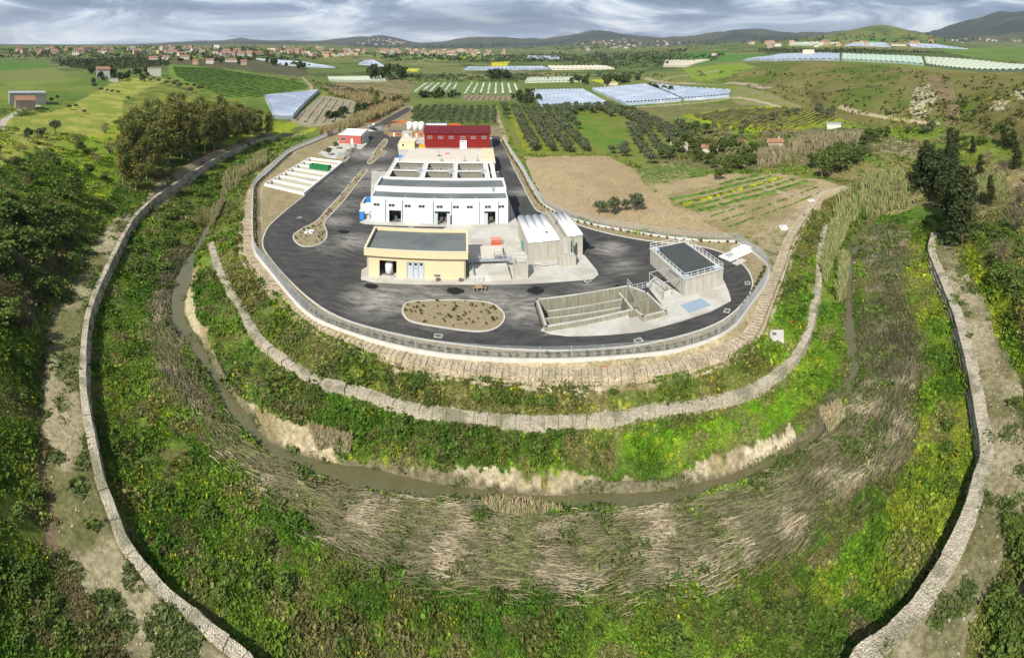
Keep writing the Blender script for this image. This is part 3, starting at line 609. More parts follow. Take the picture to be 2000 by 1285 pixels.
PX_ROAD = [(795,210),(755,231),(724,252),(718,272),(707,284),(685,294),(680,310),(660,326),(630,350),(596,381),(560,410),(527,440),(516,460),(513,475),(520,495),(565,548),(616,593),(670,623),(760,650),(850,667),(940,678),(1060,685),(1160,683),(1255,673),(1357,649),(1415,624),(1455,588),(1470,556),(1458,525),(1427,500),(1374,483),(1322,477),(1255,469),(1183,455),(1128,439),(1120,432),(1057,415),(1040,400),(1022,365),(997,316),(977,275),(960,266),(800,266),(776,266),(752,262),(750,252),(760,240),(800,216)]
road = [tuple(p[:2]) for p in resample(W_(PX_ROAD), 2.0, closed=True)]
bas = [(3.6, 96.4), (5.1, 84.7), (20.9, 87.0), (21.7, 85.0), (28.6, 86.4), (27.3, 97.6), (23.1, 97.2), (22.6, 99.2)]
basin_hole = [(4.2, 95.9), (5.5, 85.2), (21.2, 87.5), (22.0, 85.6), (28.0, 86.9), (26.8, 97.0), (22.2, 98.6)]
sheet('asphalt_road', road, 0.0, asphalt_mat(), [basin_hole])
conc = mat('pale_concrete', (.58, .57, .52), (.48, .47, .43), scale=.5, rough=.9, bump=.1, c3=(.43, .41, .36), s3=.15)
concw = mat('raw_concrete_wall', (.50, .48, .42), (.36, .345, .29), scale=1.2, rough=.9, bump=.1, stretch=(1.6, 1.6, .18), c3=(.42, .40, .34), s3=.2)
kerbm = mat('kerb_concrete', (.62, .61, .56), (.5, .49, .44), scale=1, rough=.85)
whitec = mat('white_coping', (.80, .80, .78), (.72, .71, .68), scale=.6, rough=.8)
soilm = mat('bed_soil', (.34, .28, .17), (.24, .20, .12), scale=1.3, rough=.95, bump=.8)
def kerb(path, closed, label, w=.22, name='kerb'):
    o = B(); sweep(o, path, [(-w / 2, -.02), (w / 2, -.02), (w / 2, .13), (-w / 2, .13)], closed); ob = o.build(name, kerbm)
    return tag(ob, label, 'kerb')
rp = resample(W_(PX_ROAD[4:40]), 1.5); kerb(rp, False, 'long pale concrete kerb along the outer edge of the asphalt ring road', .28)
ISL = {
 'large': [(786,607),(795,592),(830,588),(900,587),(955,592),(982,610),(983,628),(965,643),(930,648),(870,641),(805,629),(790,618)],
 'drop': [(712,331),(717,335),(700,356),(672,392),(648,418),(633,436),(638,452),(637,466),(625,477),(605,482),(587,480),(575,470),(574,459),(590,447),(618,432),(640,408),(668,378),(695,345)],
 'thin': [(752,271),(757,275),(752,286),(745,292),(754,297),(750,303),(738,309),(727,319),(720,320),(718,316),(727,306),(730,298),(735,290),(743,280)]}
labs = {'large': 'rounded planted island in front of the yellow building', 'drop': 'long drop shaped planted island left of the white building', 'thin': 'small kinked planted island near the pink gatehouse'}
isl_pts = {}
for k, px in ISL.items():
    p = resample(W_(px), 1.0, closed=True); isl_pts[k] = p
    root = empty('traffic_island', (p[:, 0].mean(), p[:, 1].mean(), 0), 0, labs[k], 'traffic island'); q = p - np.array([p[:, 0].mean(), p[:, 1].mean(), 0])
    o = B(); sweep(o, q, [(-.14, .004), (.14, .004), (.14, .14), (-.14, .14)], True); o.build('kerb', kerbm, root)
    B().prism([tuple(a[:2]) for a in off(q, 0, 0)], .006, .10).build('soil_bed', soilm, root)
# slabs
slabs = [
 ('pavement', [(705,546),(706,528),(722,520),(880,440),(1010,440),(1142,500),(1165,528),(1169,537),(1160,545),(1060,553),(900,556),(730,552)], .14),
 ('pavement', [(702,434),(722,425),(726,335),(974,335),(1010,434),(1012,440),(880,443),(712,438)], .12),
 ('pavement', [(776,283),(786,265),(960,268),(968,318),(782,318)], .10),
 ('pavement', [(658,292),(655,282),(660,275),(716,262),(722,275),(706,291)], .10),
 ('pavement', [(620,300),(645,285),(684,292),(668,312),(640,308)], .05),
]
for n, px, z in slabs:
    p = [P(*a)[:2] for a in px]; o = B().prism(p, .005, z).build(n, conc); tag(o, kind='structure')
sl = [P(*a)[:2] for a in [(1059,648),(1064,600),(1226,556),(1262,556),(1280,545),(1330,580),(1410,540),(1424,572),(1428,588),(1390,608),(1330,628),(1255,648),(1180,655),(1110,657),(1075,652)]]
hol = [(4.2, 95.9), (5.5, 85.2), (21.2, 87.5), (22.0, 85.6), (28.0, 86.9), (26.8, 97.0), (22.2, 98.6)]
# slab is pierced where the basin is: build it as strips round the hole
o = B().prism([P(*a)[:2] for a in [(1056,646),(1066,636),(1223,607),(1230,622),(1300,606),(1262,556),(1280,540),(1330,575),(1410,540),(1424,572),(1428,588),(1390,608),(1330,628),(1255,648),(1180,655),(1110,657),(1075,653)]], .008, .12).build('pavement', conc); tag(o, kind='structure')
# ------------------------------------------------------------ fence with concrete base
def fence(path, label, hgt=1.9):
    root = empty('fence', tuple(path[0]), 0, label, 'fence'); o = Vector(path[0]); p = resample(path, 2.5) - path[0]
    b = B(); sweep(b, p, [(-.15, -.3), (.15, -.3), (.15, .35), (-.15, .35)]); b.build('base_wall', mat('fence_base_concrete', (.66, .65, .60), (.55, .54, .49), scale=.8), root)
    posts = p[::2]
    for a in posts[:98]:
        B().box(-.05, .05, -.05, .05, .35, hgt + .4).build('post', bar_m, root).location = (a[0], a[1], a[2])
    for s in range(0, len(p) - 1, 4):
        q = p[s:s + 5]; b = B()
        for a, c in zip(q[:-1], q[1:]):
            for z in (.45, .95, 1.45, 1.95, hgt + .35): b.bar((a[0], a[1], a[2] + z), (c[0], c[1], c[2] + z), .022)
            k = 19
            for i in range(k):
                t = (i + .5) / k; x, y, z = a + (c - a) * t; b.bar((x, y, z + .42), (x, y, z + hgt + .38), .017)
        b.build('mesh_panel', bar_m, root)
    return root
wf = W_(PX_FENCE)
fence(resample(wf[:11], 2.5), 'grey mesh fence on a low white wall between the plant and the bare field')
fence(resample(wf[10:26], 2.5), 'grey mesh fence on a low white wall along the front curve of the plant')
fence(resample(wf[25:], 2.5), 'grey mesh fence on a low white wall up the left side of the plant')
# ------------------------------------------------------------ buildings
yel = mat('yellow_plaster', (.76, .635, .41), (.70, .59, .38), scale=.7, rough=.85)
cream = mat('cream_coping', (.75, .68, .5), (.68, .62, .45), scale=.8)
wht = mat('pale_blue_plaster', (.72, .78, .81), (.67, .74, .78), scale=1.2, rough=.8, stretch=(1.5, 1.5, .15), c3=(.69, .73, .745), s3=.4)
roofm = mat('roof_membrane', (.145, .165, .165), (.115, .13, .135), scale=.3, rough=.6, c3=(.17, .19, .185), s3=.12)
redm = mat('red_cladding', (.24, .018, .014), (.20, .014, .012), scale=.4, rough=.5)
redroof = mat('dark_red_roof', (.15, .018, .022), (.13, .014, .018), scale=.4, rough=.45)
pink = mat('pink_plaster', (.52, .13, .11), (.46, .11, .09), scale=.6)
darkg = mat('window_glass', (.045, .055, .065), (.03, .035, .045), rough=.15)
frame = mat('white_frame', (.78, .79, .80), rough=.5)
doorm = mat('pale_blue_door', (.52, .58, .64), (.48, .54, .6), scale=1.0, rough=.5)
dark = mat('dark_machinery', (.08, .085, .09), (.16, .16, .16), scale=2.0, rough=.6)
inner = mat('interior_plaster', (.42, .43, .42), (.36, .37, .36), scale=.8)
rail = mat('white_railing', (.74, .76, .77), rough=.4)
orange = mat('orange_plastic', (.75, .16, .04), (.6, .12, .03), scale=2, rough=.5)
blue = mat('blue_plastic', (.03, .19, .55), (.04, .24, .6), scale=2, rough=.4)
green = mat('green_paint', (.015, .20, .07), (.02, .16, .06), scale=2, rough=.5)
terr = mat('terracotta_tiles', (.36, .19, .12), (.27, .15, .10), scale=.8, rough=.9)
brick = mat('ochre_render', (.46, .24, .11), (.38, .19, .09), scale=1.5)
def wall_open(b, x0, x1, z0, z1, y, th, ops):
    """front wall in the xz plane at y (outside at -y) with real openings"""
    xs = sorted({x0, x1, *[o[0] for o in ops], *[o[1] for o in ops]}); zs = sorted({z0, z1, *[o[2] for o in ops], *[o[3] for o in ops]})
    for i in range(len(xs) - 1):
        for j in range(len(zs) - 1):
            cx, cz = (xs[i] + xs[i + 1]) / 2, (zs[j] + zs[j + 1]) / 2
            if any(o[0] < cx < o[1] and o[2] < cz < o[3] for o in ops): continue
            a, c, d, e_ = xs[i], xs[i + 1], zs[j], zs[j + 1]
            b.add([(a, y, d), (c, y, d), (c, y, e_), (a, y, e_)], [(0, 1, 2, 3)]); b.add([(a, y + th, d), (c, y + th, d), (c, y + th, e_), (a, y + th, e_)], [(3, 2, 1, 0)])
    for a, c, d, e_ in ops:
        b.add([(a, y, d), (c, y, d), (c, y, e_), (a, y, e_), (a, y + th, d), (c, y + th, d), (c, y + th, e_), (a, y + th, e_)], [(0, 4, 7, 3), (1, 2, 6, 5), (3, 7, 6, 2), (0, 1, 5, 4)])
    b.add([(x0, y, z1), (x1, y, z1), (x1, y + th, z1), (x0, y + th, z1)], [(0, 1, 2, 3)])
def shell(root, Wd, D, Hh, m, ops, base=0, th=.3):
    b = B(); wall_open(b, 0, Wd, base, Hh, 0, th, ops); b.box(0, th, th, D - th, base, Hh); b.box(Wd - th, Wd, th, D - th, base, Hh); b.box(0, Wd, D - th, D, base, Hh)
    return b.build('wall', m, root)
def parapet(root, x0, x1, y0, y1, z0, z1, m, th=.35, cap=None, name='parapet'):
    b = B(); b.box(x0, x1, y0, y0 + th, z0, z1); b.box(x0, x1, y1 - th, y1, z0, z1); b.box(x0, x0 + th, y0 + th, y1 - th, z0, z1); b.box(x1 - th, x1, y0 + th, y1 - th, z0, z1); p = b.build(name, m, root)
    if cap:
        b = B(); e_ = .05; th += .1; z0, z1 = z1 + .002, z1 + .1; x0 -= e_; x1 += e_; y0 -= e_; y1 += e_
        b.box(x0, x1, y0, y0 + th, z0, z1); b.box(x0, x1, y1 - th, y1, z0, z1); b.box(x0, x0 + th, y0 + th, y1 - th, z0, z1); b.box(x1 - th, x1, y0 + th, y1 - th, z0, z1); b.build('coping', cap, p)
    return p
def window(root, x, z, w_, h_, y=0, panes=2, dep=.12):
    f = B(); t = .09
    f.box(x - w_ / 2, x + w_ / 2, y - .03, y + dep, z - h_ / 2, z - h_ / 2 + t); f.box(x - w_ / 2, x + w_ / 2, y - .03, y + dep, z + h_ / 2 - t, z + h_ / 2)
    for i in range(panes + 1): xx = x - w_ / 2 + (w_ - t) * i / panes; f.box(xx, xx + t, y - .028, y + dep, z - h_ / 2 + t, z + h_ / 2 - t)
    o = f.build('window', frame, root); B().box(x - w_ / 2 + t, x + w_ / 2 - t, y + dep * .5, y + dep * .6, z - h_ / 2 + t, z + h_ / 2 - t).build('pane', darkg, o)
AX = R(5.5)
# --- yellow building
r_ = empty('yellow_building', (-30.7, 102.6, .12), AX, 'low yellow flat roofed building with an open bay and a pale blue door', 'building')
ops = [(2.7, 6.4, 0, 3.5), (8.6, 12.3, 0, 3.5), (14.4, 15.7, .55, 1.0)]
shell(r_, 21, 11.6, 4.7, yel, ops); B().box(.3, 20.7, .3, 11.3, 4.35, 4.65).build('roof', roofm, r_)
B().box(.302, 20.698, .302, 11.298, .0, .03).build('floor', conc, r_)
B().box(-.5, 21.5, -.6, 12.2, 4.70, 4.9).build('roof_deck', roofm, r_)
parapet(r_, -.55, 21.55, -.65, 12.25, 4.55, 6.0, yel, .35, cream)
B().box(-.15, 21.15, -.2, 11.8, 5.25, 5.38).build('roof_membrane', roofm, r_)
d = B().box(8.6, 12.3, .12, .2, .0, 3.5).build('door', doorm, r_)
s = B()
for x in (8.62, 9.95, 11.0, 12.2): s.box(x, x + .06, .08, .118, .02, 3.48)
s.box(9.95, 11.0, .08, .118, 2.1, 2.16); s.build('door_seam', dark, d)
for x in (9.3, 10.47, 11.62): B().box(x - .28, x + .28, .07, .119, 2.75, 3.25).build('door_window', darkg, d)
B().box(14.4, 15.7, .05, .12, .55, 1.0).build('vent', dark, r_)
for x in (.02, 20.6): B().cyl((x + .15, -.08, 0), (x + .15, -.08, 4.5), .06).build('downpipe', bar_m, r_)
for x in (15.2, 20.0): B().box(x - .4, x + .4, -.9, -.25, .0, .5).build('equipment_box', dark, r_)
t = empty('water_tank', (-26.3, 104.7, .15), AX, 'white cylindrical tank inside the open bay of the yellow building', 'tank')
B().cyl((0, 0, .1), (0, 0, 2.5), .85, n=20).build('tank_body', frame, t, True); B().cyl((0, 0, 2.5), (0, 0, 2.75), .8, .3, n=20).build('lid', frame, t); B().box(-.9, .9, -.9, .9, 0, .1).build('pallet', dark, t)
# --- white building: front block and the higher one behind
r_ = empty('white_building', (-39.1, 134.4, .1), AX, 'long pale blue white building with three open bays and a row of small windows', 'building')
ops = [(5.2, 8.56, 0, 3.3), (17.9, 22.2, 0, 3.4), (31.6, 34.7, 0, 3.4)]
wins = [1.66, 5.9, 10.4, 14.3, 19.3, 23.8, 27.6, 32.6, 36.3]
shell(r_, 38.2, 6.2, 6.9, wht, ops + [(x - .92, x + .92, 4.2, 5.1) for x in wins])
for x in wins: window(r_, x, 4.65, 1.84, .9, .02)
B().box(.3, 37.9, .3, 6.199, 6.45, 6.65).build('roof', roofm, r_)
b = B()
for x in (4.2, 8.9, 17.5, 22.6, 30.3, 35.5): b = B().cyl((x, -.09, .05), (x, -.09, 6.2), .07); b.build('downpipe', dark, r_)
for x0 in (17.9, 31.6):
    b = B(); b.box(x0 + .0, x0 + .9, -.9, -.84, .02, 3.2); b.build('door', doorm, r_)
B().box(21.3, 22.2, -.9, -.84, .02, 3.2).build('door', doorm, r_)
B().box(.301, 37.899, .301, 5.899, .0, .02).build('floor', conc, r_)
for x0 in (6, 19, 20.6, 33): b = B(); b.box(x0, x0 + 1.2, 2.2, 3.4, .02, 1.2); b.cyl((x0 + .6, 2.8, 1.2), (x0 + .6, 2.8, 2.4), .4); b.cyl((x0 - .6, 2.6, 1.0), (x0 + 1.8, 2.6, 1.0), .12); b.build('machinery', dark, r_)
for x in (9.7, 17.9, 22.4, 29.3): b = B(); b.box(x - .5, x + .5, .5, 1.0, 6.651, 6.72); b.cyl((x, .7, 6.6), (x, .7, 7.2), .06); b.build('roof_vent', frame, r_)
b = B(); b.box(0, 38.2, 6.2, 16.6, 0, 7.4); h_ = b.build('rear_hall', wht, r_)
parapet(r_, 0, 38.2, 6.2, 16.6, 7.4, 8.05, wht, .45, whitec, 'rear_parapet'); B().box(.45, 37.75, 6.65, 16.15, 7.402, 7.5).build('rear_roof', roofm, r_)
B().box(34.0, 34.9, 6.0, 6.6, 7.1, 8.3).build('roof_hatch', bar_m, r_)
# side loading platform
b = B(); b.box(-4.0, -.1, 5.0, 5.3, 0, 3.0); b.box(-4.0, -3.7, 5.3, 11, 0, 3.0); b.box(-4.0, -.1, 11, 11.3, 0, 3.0); b.box(-3.7, -.1, 5.3, 11, 0, 1.2); b.build('side_annexe', whitec, r_)
B().box(-3.2, -.4, 9.4, 10.8, 1.2, 3.4).build('blue_equipment', blue, r_); B().box(-3.0, -.8, 6.2, 8.2, 1.2, 2.2).build('pump', dark, r_)
# --- aeration tanks behind
tk = mat('tank_interior', (.30, .285, .24), (.22, .21, .175), scale=1.5, rough=.9, stretch=(1.5, 1.5, .2))
r_ = empty('settling_tanks', (-40.6, 152.4, .1), AX, 'three large open concrete tanks with white walkways behind the white building', 'tank')
Lx, Dy, zt = 36.0, 31.0, 5.0
b = B(); t_ = .4
b.box(0, Lx, 0, t_, 0, zt); b.box(0, Lx, Dy - t_, Dy, 0, zt); b.box(0, t_, t_, Dy - t_, 0, zt); b.box(Lx - t_, Lx, t_, Dy - t_, 0, zt)
for x in (11.3, 22.2, 33.0): b.box(x, x + .8, t_, Dy - t_, 0, zt - .01)
for x0, x1 in ((t_, 11.3), (12.1, 22.2), (23.0, 33.0), (33.8, Lx - t_)): b.box(x0, x1, 18.6, 19.1, 0, zt - .02)
b.build('tank_wall', tk, r_); B().box(.41, Lx - .41, .41, Dy - .41, 0, .25).build('tank_floor', tk, r_)
b = B()
b.box(-.5, Lx + .5, -.3, .8, zt, zt + .16); b.box(-.5, Lx + .5, Dy - .8, Dy + .4, zt, zt + .16); b.box(-.6, .7, .8, Dy - .8, zt, zt + .158); b.box(Lx - .8, Lx + .6, .8, Dy - .8, zt, zt + .158)
for x in (10.9, 21.8, 32.8): b.box(x, x + 1.7, .8, Dy - .8, zt - .001, zt + .155)
for x0, x1 in ((.7, 10.9), (12.6, 21.8), (23.5, 32.8)): b.box(x0, x1, 18.2, 19.5, zt - .001, zt + .152)
b.build('walkway', whitec, r_)
def railing(root, pts, z, h=1.05, step=1.5, name='railing', m=None, r=.035, closed=False):
    b = B(); q = list(pts) + ([pts[0]] if closed else [])
    for (x0, y0), (x1, y1) in zip(q[:-1], q[1:]):
        l = math.hypot(x1 - x0, y1 - y0); k = max(1, round(l / step))
        for i in range(k + 1): t = i / k; x, y = x0 + (x1 - x0) * t, y0 + (y1 - y0) * t; b.cyl((x, y, z), (x, y, z + h), r, n=5)
        for hh in (.12, .55, h): b.cyl((x0, y0, z + hh), (x1, y1, z + hh), r * .9, n=5)
    return b.build(name, m or rail, root)
railing(r_, [(-.3, -.1), (Lx + .3, -.1), (Lx + .4, Dy + .2), (-.4, Dy + .2)], zt + .16, closed=True)
for x in (11.1, 22.0, 33.0): railing(r_, [(x, .8), (x, Dy - .8)], zt + .16); 
for x0, x1 in ((.7, 10.9), (12.6, 21.8), (23.5, 32.8)): railing(r_, [(x0, 18.4), (x1, 18.4)], zt + .16)
for x in (9.6, 20.6, 31.8): B().box(x, x + 1.1, 17.2, 18.1, zt - .5, zt + 1.2).build('sluice_gate', bar_m, r_)
for x in (6, 17, 28): B().cyl((x, Dy - .42, 3.0), (x, Dy - .7, 3.0), .22).build('inlet_pipe', dark, r_)
# pipes beside the tanks
t = empty('pipe_stack', P(768, 338), AX, 'jumble of white pipes piled at the left end of the open tanks', 'pipes')
b = B()
for i in range(9): b.cyl((random.uniform(-2, 1), random.uniform(-7, 7), .3 + .25 * (i % 3)), (random.uniform(-1, 2), random.uniform(-7, 7), .5 + .3 * (i % 4)), .16)
b.build('pipe', frame, t)
for i in range(5): B().box(-1 + i * .3, 0 + i * .3, -8 + i * 3.2, -6.6 + i * 3.2, .1, 1.4 + .4 * (i % 2)).build('crate', conc if i % 2 else bar_m, t)
# --- covered deck with the yellow cabin
r_ = empty('covered_tank', (-43.0, 188.6, .1), AX, 'wide pale concrete deck with railings between the open tanks and the red hall', 'tank')
B().box(0, 36.6, 0, 22.5, 0, 3.6).build('tank_wall', conc, r_); B().box(-.3, 36.9, -.3, 22.8, 3.602, 3.8).build('deck', mat('deck_concrete', (.66, .60, .52), (.60, .55, .47), scale=.3, rough=.9), r_)
railing(r_, [(-.1, -.1), (36.7, -.1)], 3.8, step=1.6); railing(r_, [(36.7, 22.5), (-.1, 22.5), (-.1, -.1)], 3.8, step=2.2)
b = B().box(32.3, 36.7, 2.0, 21, 3.8, 4.9); b.build('cabin', yel, r_)
for x, y in ((16, 3.0), (25, 2.6), (14.5, 11), (30, 2.8)):
    b = B(); b.cyl((x, y, 3.8), (x, y, 6.2), .06); b.box(x - .6, x + .6, y - .4, y + .4, 3.8, 4.3); b.build('valve_post', dark, r_)
B().box(16.8, 18.6, 15, 17, 3.81, 3.9).build('hatch', orange, r_)
# --- red hall
r_ = empty('red_hall', (-41.3, 232.8, .1), AX, 'dark red metal hall with a maroon pitched roof, six windows and a white door', 'building')
wins = [2.6, 7.6, 12.7, 18.2, 23.1, 28.2]
shell(r_, 31, 16, 7.2, redm, [(16.7, 20.0, 0, 4.0)] + [(x - 1.05, x + 1.05, 4.7, 5.8) for x in wins])
for x in wins: window(r_, x, 5.25, 2.1, 1.1, .02)
d = B().box(16.7, 20.0, .1, .2, 0, 4.0).build('door', frame, r_)
[B().box(17.0 + i * 1.0, 17.5 + i * 1.0, .06, .099, 2.9, 3.4).build('door_window', darkg, d) for i in range(3)]
b = B(); e_ = .5
b.add([(-e_, -e_, 7.1), (31 + e_, -e_, 7.1), (31 + e_, 8, 9.5), (-e_, 8, 9.5), (-e_, -e_, 7.3), (31 + e_, -e_, 7.3), (31 + e_, 8, 9.7), (-e_, 8, 9.7)], [(0, 3, 2, 1), (4, 5, 6, 7), (0, 1, 5, 4), (1, 2, 6, 5), (3, 0, 4, 7)])
b.add([(-e_, 8, 9.5), (31 + e_, 8, 9.5), (31 + e_, 16.5, 7.1), (-e_, 16.5, 7.1), (-e_, 8, 9.7), (31 + e_, 8, 9.7), (31 + e_, 16.5, 7.3), (-e_, 16.5, 7.3)], [(0, 3, 2, 1), (4, 5, 6, 7), (2, 3, 7, 6), (1, 2, 6, 5), (3, 0, 4, 7)])
for i in range(60): x = -.4 + i * .54; b.box(x, x + .05, -.5, -.44, 7.28, 7.34)
b.build('roof', redroof, r_)
b = B(); b.add([(0, 0, 7.2), (.3, 0, 7.2), (.3, 8, 9.5), (0, 8, 9.5), (0, 16, 7.2), (.3, 16, 7.2)], [(0, 4, 3), (1, 2, 5), (0, 3, 2, 1)]); b.build('gable', redm, r_); b = B(); b.add([(30.7, 0, 7.2), (31, 0, 7.2), (31, 8, 9.5), (30.7, 8, 9.5), (30.7, 16, 7.2), (31, 16, 7.2)], [(0, 4, 3), (1, 2, 5)]); b.build('gable', redm, r_)
# --- gatehouse
r_ = empty('gatehouse', (-84.5, 233.7, .1), AX, 'small pink and white flat roofed gatehouse beside the plant entrance', 'building')
shell(r_, 11.2, 16.5, 4.1, pink, [(1.0, 3.2, 1.3, 3.0), (5.9, 7.2, 0, 2.6)]); B().box(.3, 10.9, .3, 16.2, 3.5, 3.7).build('roof', whitec, r_)
parapet(r_, -.2, 11.4, -.2, 16.7, 4.102, 4.6, whitec, .3); B().box(.1, 11.1, .1, 16.4, 4.1, 4.25).build('roof_deck', whitec, r_)
B().box(11.202, 11.5, 2.5, 16.5, 0, 4.1).build('side_cladding', whitec, r_); window(r_, 2.1, 2.15, 2.2, 1.7, .02, 2); B().box(5.9, 7.2, .1, .2, 0, 2.6).build('door', frame, r_)
for i in range(3): B().box(11.5, 11.56, 4.5 + i * 4, 6.0 + i * 4, 1.2, 2.6).build('side_window', darkg, r_)
B().cyl((5, 6, 4.25), (5, 6, 5.0), .5).build('roof_vent', whitec, r_)
# --- small yellow kiosk and things round it
x, y, _ = P(780, 290.5)
r_ = empty('yellow_kiosk', (x, y, .1), AX, 'little pale yellow flat roofed cabin left of the red hall', 'building')
shell(r_, 7.2, 9, 3.1, mat('pale_yellow_plaster', (.72, .66, .36), (.68, .62, .34)), [(1.2, 2.4, 1.1, 2.2)]); B().box(-.2, 7.4, -.2, 9.2, 3.102, 3.35).build('roof', cream, r_); window(r_, 1.8, 1.65, 1.2, 1.1, .02, 1)
# --- building with dark roof and railing on the right
A3 = R(9)
x, y = 33.4, 92.0
r_ = empty('control_building', (33.3, 92.3, .1), R(8.6), 'low raw concrete building with a dark flat roof ringed by white railings', 'building')
# local: x to the right, y away; footprint 9.3 x 16.4
B().box(0, 9.0, 0, 16.4, 0, 3.3).build('wall', concw, r_); B().box(-.15, 9.15, -.15, 16.55, 3.302, 3.45).build('roof_slab', conc, r_); B().box(.5, 8.5, .5, 15.9, 3.452, 3.5).build('roof', mat('charcoal_membrane', (.075, .085, .085), (.06, .068, .07), scale=.3, rough=.7), r_)
railing(r_, [(0, 0), (9, 0), (9, 16.4), (0, 16.4)], 3.45, 1.1, 1.6, closed=True, r=.05)
b = B(); [B().box(*q, 3.502, 3.56).build('blue_hatch', mat('pale_blue_cover', (.36, .5, .62), (.42, .55, .66), scale=2), r_) for q in ((.52, 1.5, .52, 1.4), (7.4, 8.48, .52, 1.8), (.52, 1.6, 14.6, 15.8))]
# --- digester block with vaulted white covers
r_ = empty('filter_block', (3.7, 113.2, .12), R(8), 'tall raw concrete block under white barrel vaulted covers', 'tank')
b = B(); b.box(0, 7.6, 0, 16.2, 0, 4.5); b.box(9.1, 13.3, 1.6, 16.8, 0, 4.5); b.build('wall', concw, r_)
b = B()
def vault(x0, x1, y0, y1, n):
    for i in range(n):
        a = x0 + (x1 - x0) * i / n; c = x0 + (x1 - x0) * (i + 1) / n; vs = []; k = 8
        for yy in (y0, y1):
            for j in range(k + 1): t = math.pi * j / k; vs.append(((a + c) / 2 - (c - a) / 2 * math.cos(t), yy, 4.5 + .12 + .62 * math.sin(t)))
        fs = [(j, j + 1, k + 2 + j, k + 1 + j) for j in range(k)] + [tuple(range(k, -1, -1)), tuple(range(k + 1, 2 * k + 2))]
        b.add(vs, fs)
    b.box(x0, x1, y0, y1, 4.502, 4.62)
vault(.0, 7.5, -.15, 16.3, 4); vault(9.2, 13.4, 1.45, 16.9, 3); b.build('vaulted_cover', mat('white_fibreglass', (.80, .80, .79), (.74, .75, .75), scale=.4, rough=.5), r_, True)
b = B(); b.box(7.602, 7.9, -1.4, 17.5, 0, 5.6); b.box(8.8, 9.098, -1.4, 17.5, 0, 5.6); b.box(7.9, 8.8, -1.4, 17.5, 0, 4.6); b.box(7.0, 9.6, -1.5, -1.42, 0, 5.4); b.build('channel', concw, r_)
b = B(); b.box(6.4, 10.2, -3.8, -1.5, 0, 2.1); b.build('valve_pit', concw, r_)
b = B()
for i in range(16): b.box(7.95, 8.45, -1.56, -1.52, 2.3 + i * .22, 2.34 + i * .22)
b.box(7.9, 7.95, -1.6, -1.52, 2.2, 5.9); b.box(8.45, 8.5, -1.6, -1.52, 2.2, 5.9); b.build('ladder', rail, r_)
b = B(); b.cyl((10.3, -.6, .2), (10.3, -.6, 5.0), .22, n=12); b.cyl((10.3, -.6, 1.2), (11.0, .6, 1.2), .18); b.build('riser_pipe', mat('green_grey_pipe', (.26, .32, .26)), r_); B().box(9.9, 10.7, -1.4, -.9, .3, 1.5).build('valve', mat('teal_paint', (.1, .3, .3)), r_)
b = B(); b.cyl((1.0, -1.8, .5), (3.4, -3.0, .5), .09); b.cyl((3.4, -3.0, .5), (6.4, -2.6, .5), .09); b.build('low_pipe', bar_m, r_)
B().box(-.5, -.05, 6, 7.2, .5, 2.2).build('valve_cabinet', mat('teal_paint', (.1, .3, .3)), r_); B().cyl((4.9, 3.4, 4.9), (4.9, 3.4, 5.4), .35).build('vent', dark, r_); B().cyl((8.3, 9, 4.6), (8.9, 9, 6.2), .12).build('vent', dark, r_)
# --- covered channels between the yellow building and the block
r_ = empty('covered_channel', P(914, 551, 0)[:2] + (.12,), AX, 'stepped pale concrete covers between the yellow building and the vaulted block', 'tank')
b = B(); b.add([(.3, -.2, 0), (9.2, .3, 0), (8.6, 5.6, 0), (.3, 5.3, 0), (.3, .5, .9), (8.9, .9, .9), (8.5, 5.5, 1.3), (.3, 5.2, 1.3)], [(0, 3, 2, 1), (4, 5, 6, 7), (0, 1, 5, 4), (1, 2, 6, 5), (2, 3, 7, 6), (3, 0, 4, 7)])
b.build('lower_cover', conc, r_)
b = B(); b.box(.3, 8.2, 6.6, 15.5, 0, 1.1); b.build('upper_cover', mat('deck_concrete', (.5, .5, .5)), r_)
b = B(); b.box(.0, 10.5, 5.6, 6.5, 1.7, 1.82); b.build('catwalk', bar_m, r_); railing(r_, [(0, 5.6), (10.5, 5.6)], 1.8, 1, 1.4, m=bar_m); railing(r_, [(0, 6.5), (10.5, 6.5)], 1.8, 1, 1.4, m=bar_m)
b = B(); b.box(6.2, 8.6, 7.0, 9.0, 1.1, 1.2); b.box(6.4, 7.6, 7.3, 8.2, 1.21, 1.9); b.build('hatch', dark, r_); railing(r_, [(6.1, 6.9), (8.7, 6.9), (8.7, 9.3), (6.1, 9.3)], 1.1, 1.1, 1.2, m=dark, closed=True)
railing(r_, [(.3, -.3), (3.2, -.3), (3.2, .6)], 0.1, 1.1, 1, m=bar_m); B().box(1.0, 1.2, 0, 5.6, 1.5, 1.7).build('pipe', bar_m, r_)
t = empty('concrete_chamber', P(1005, 546, 0)[:2] + (.12,), AX, 'small cubic concrete chamber with a railing on top at the foot of the vaulted block', 'tank')
b = B(); b.box(0, 2.9, 0, .3, 0, 2.9); b.box(0, 2.9, 3.2, 3.5, 0, 2.9); b.box(0, .3, .3, 3.2, 0, 2.9); b.box(2.6, 2.9, .3, 3.2, 0, 2.9); b.box(.3, 2.6, .3, 3.2, 0, 2.3); b.build('wall', conc, t); railing(t, [(0, 1.6), (2.9, 1.6), (2.9, 3.5), (0, 3.5)], 2.9, 1, 1, closed=True)
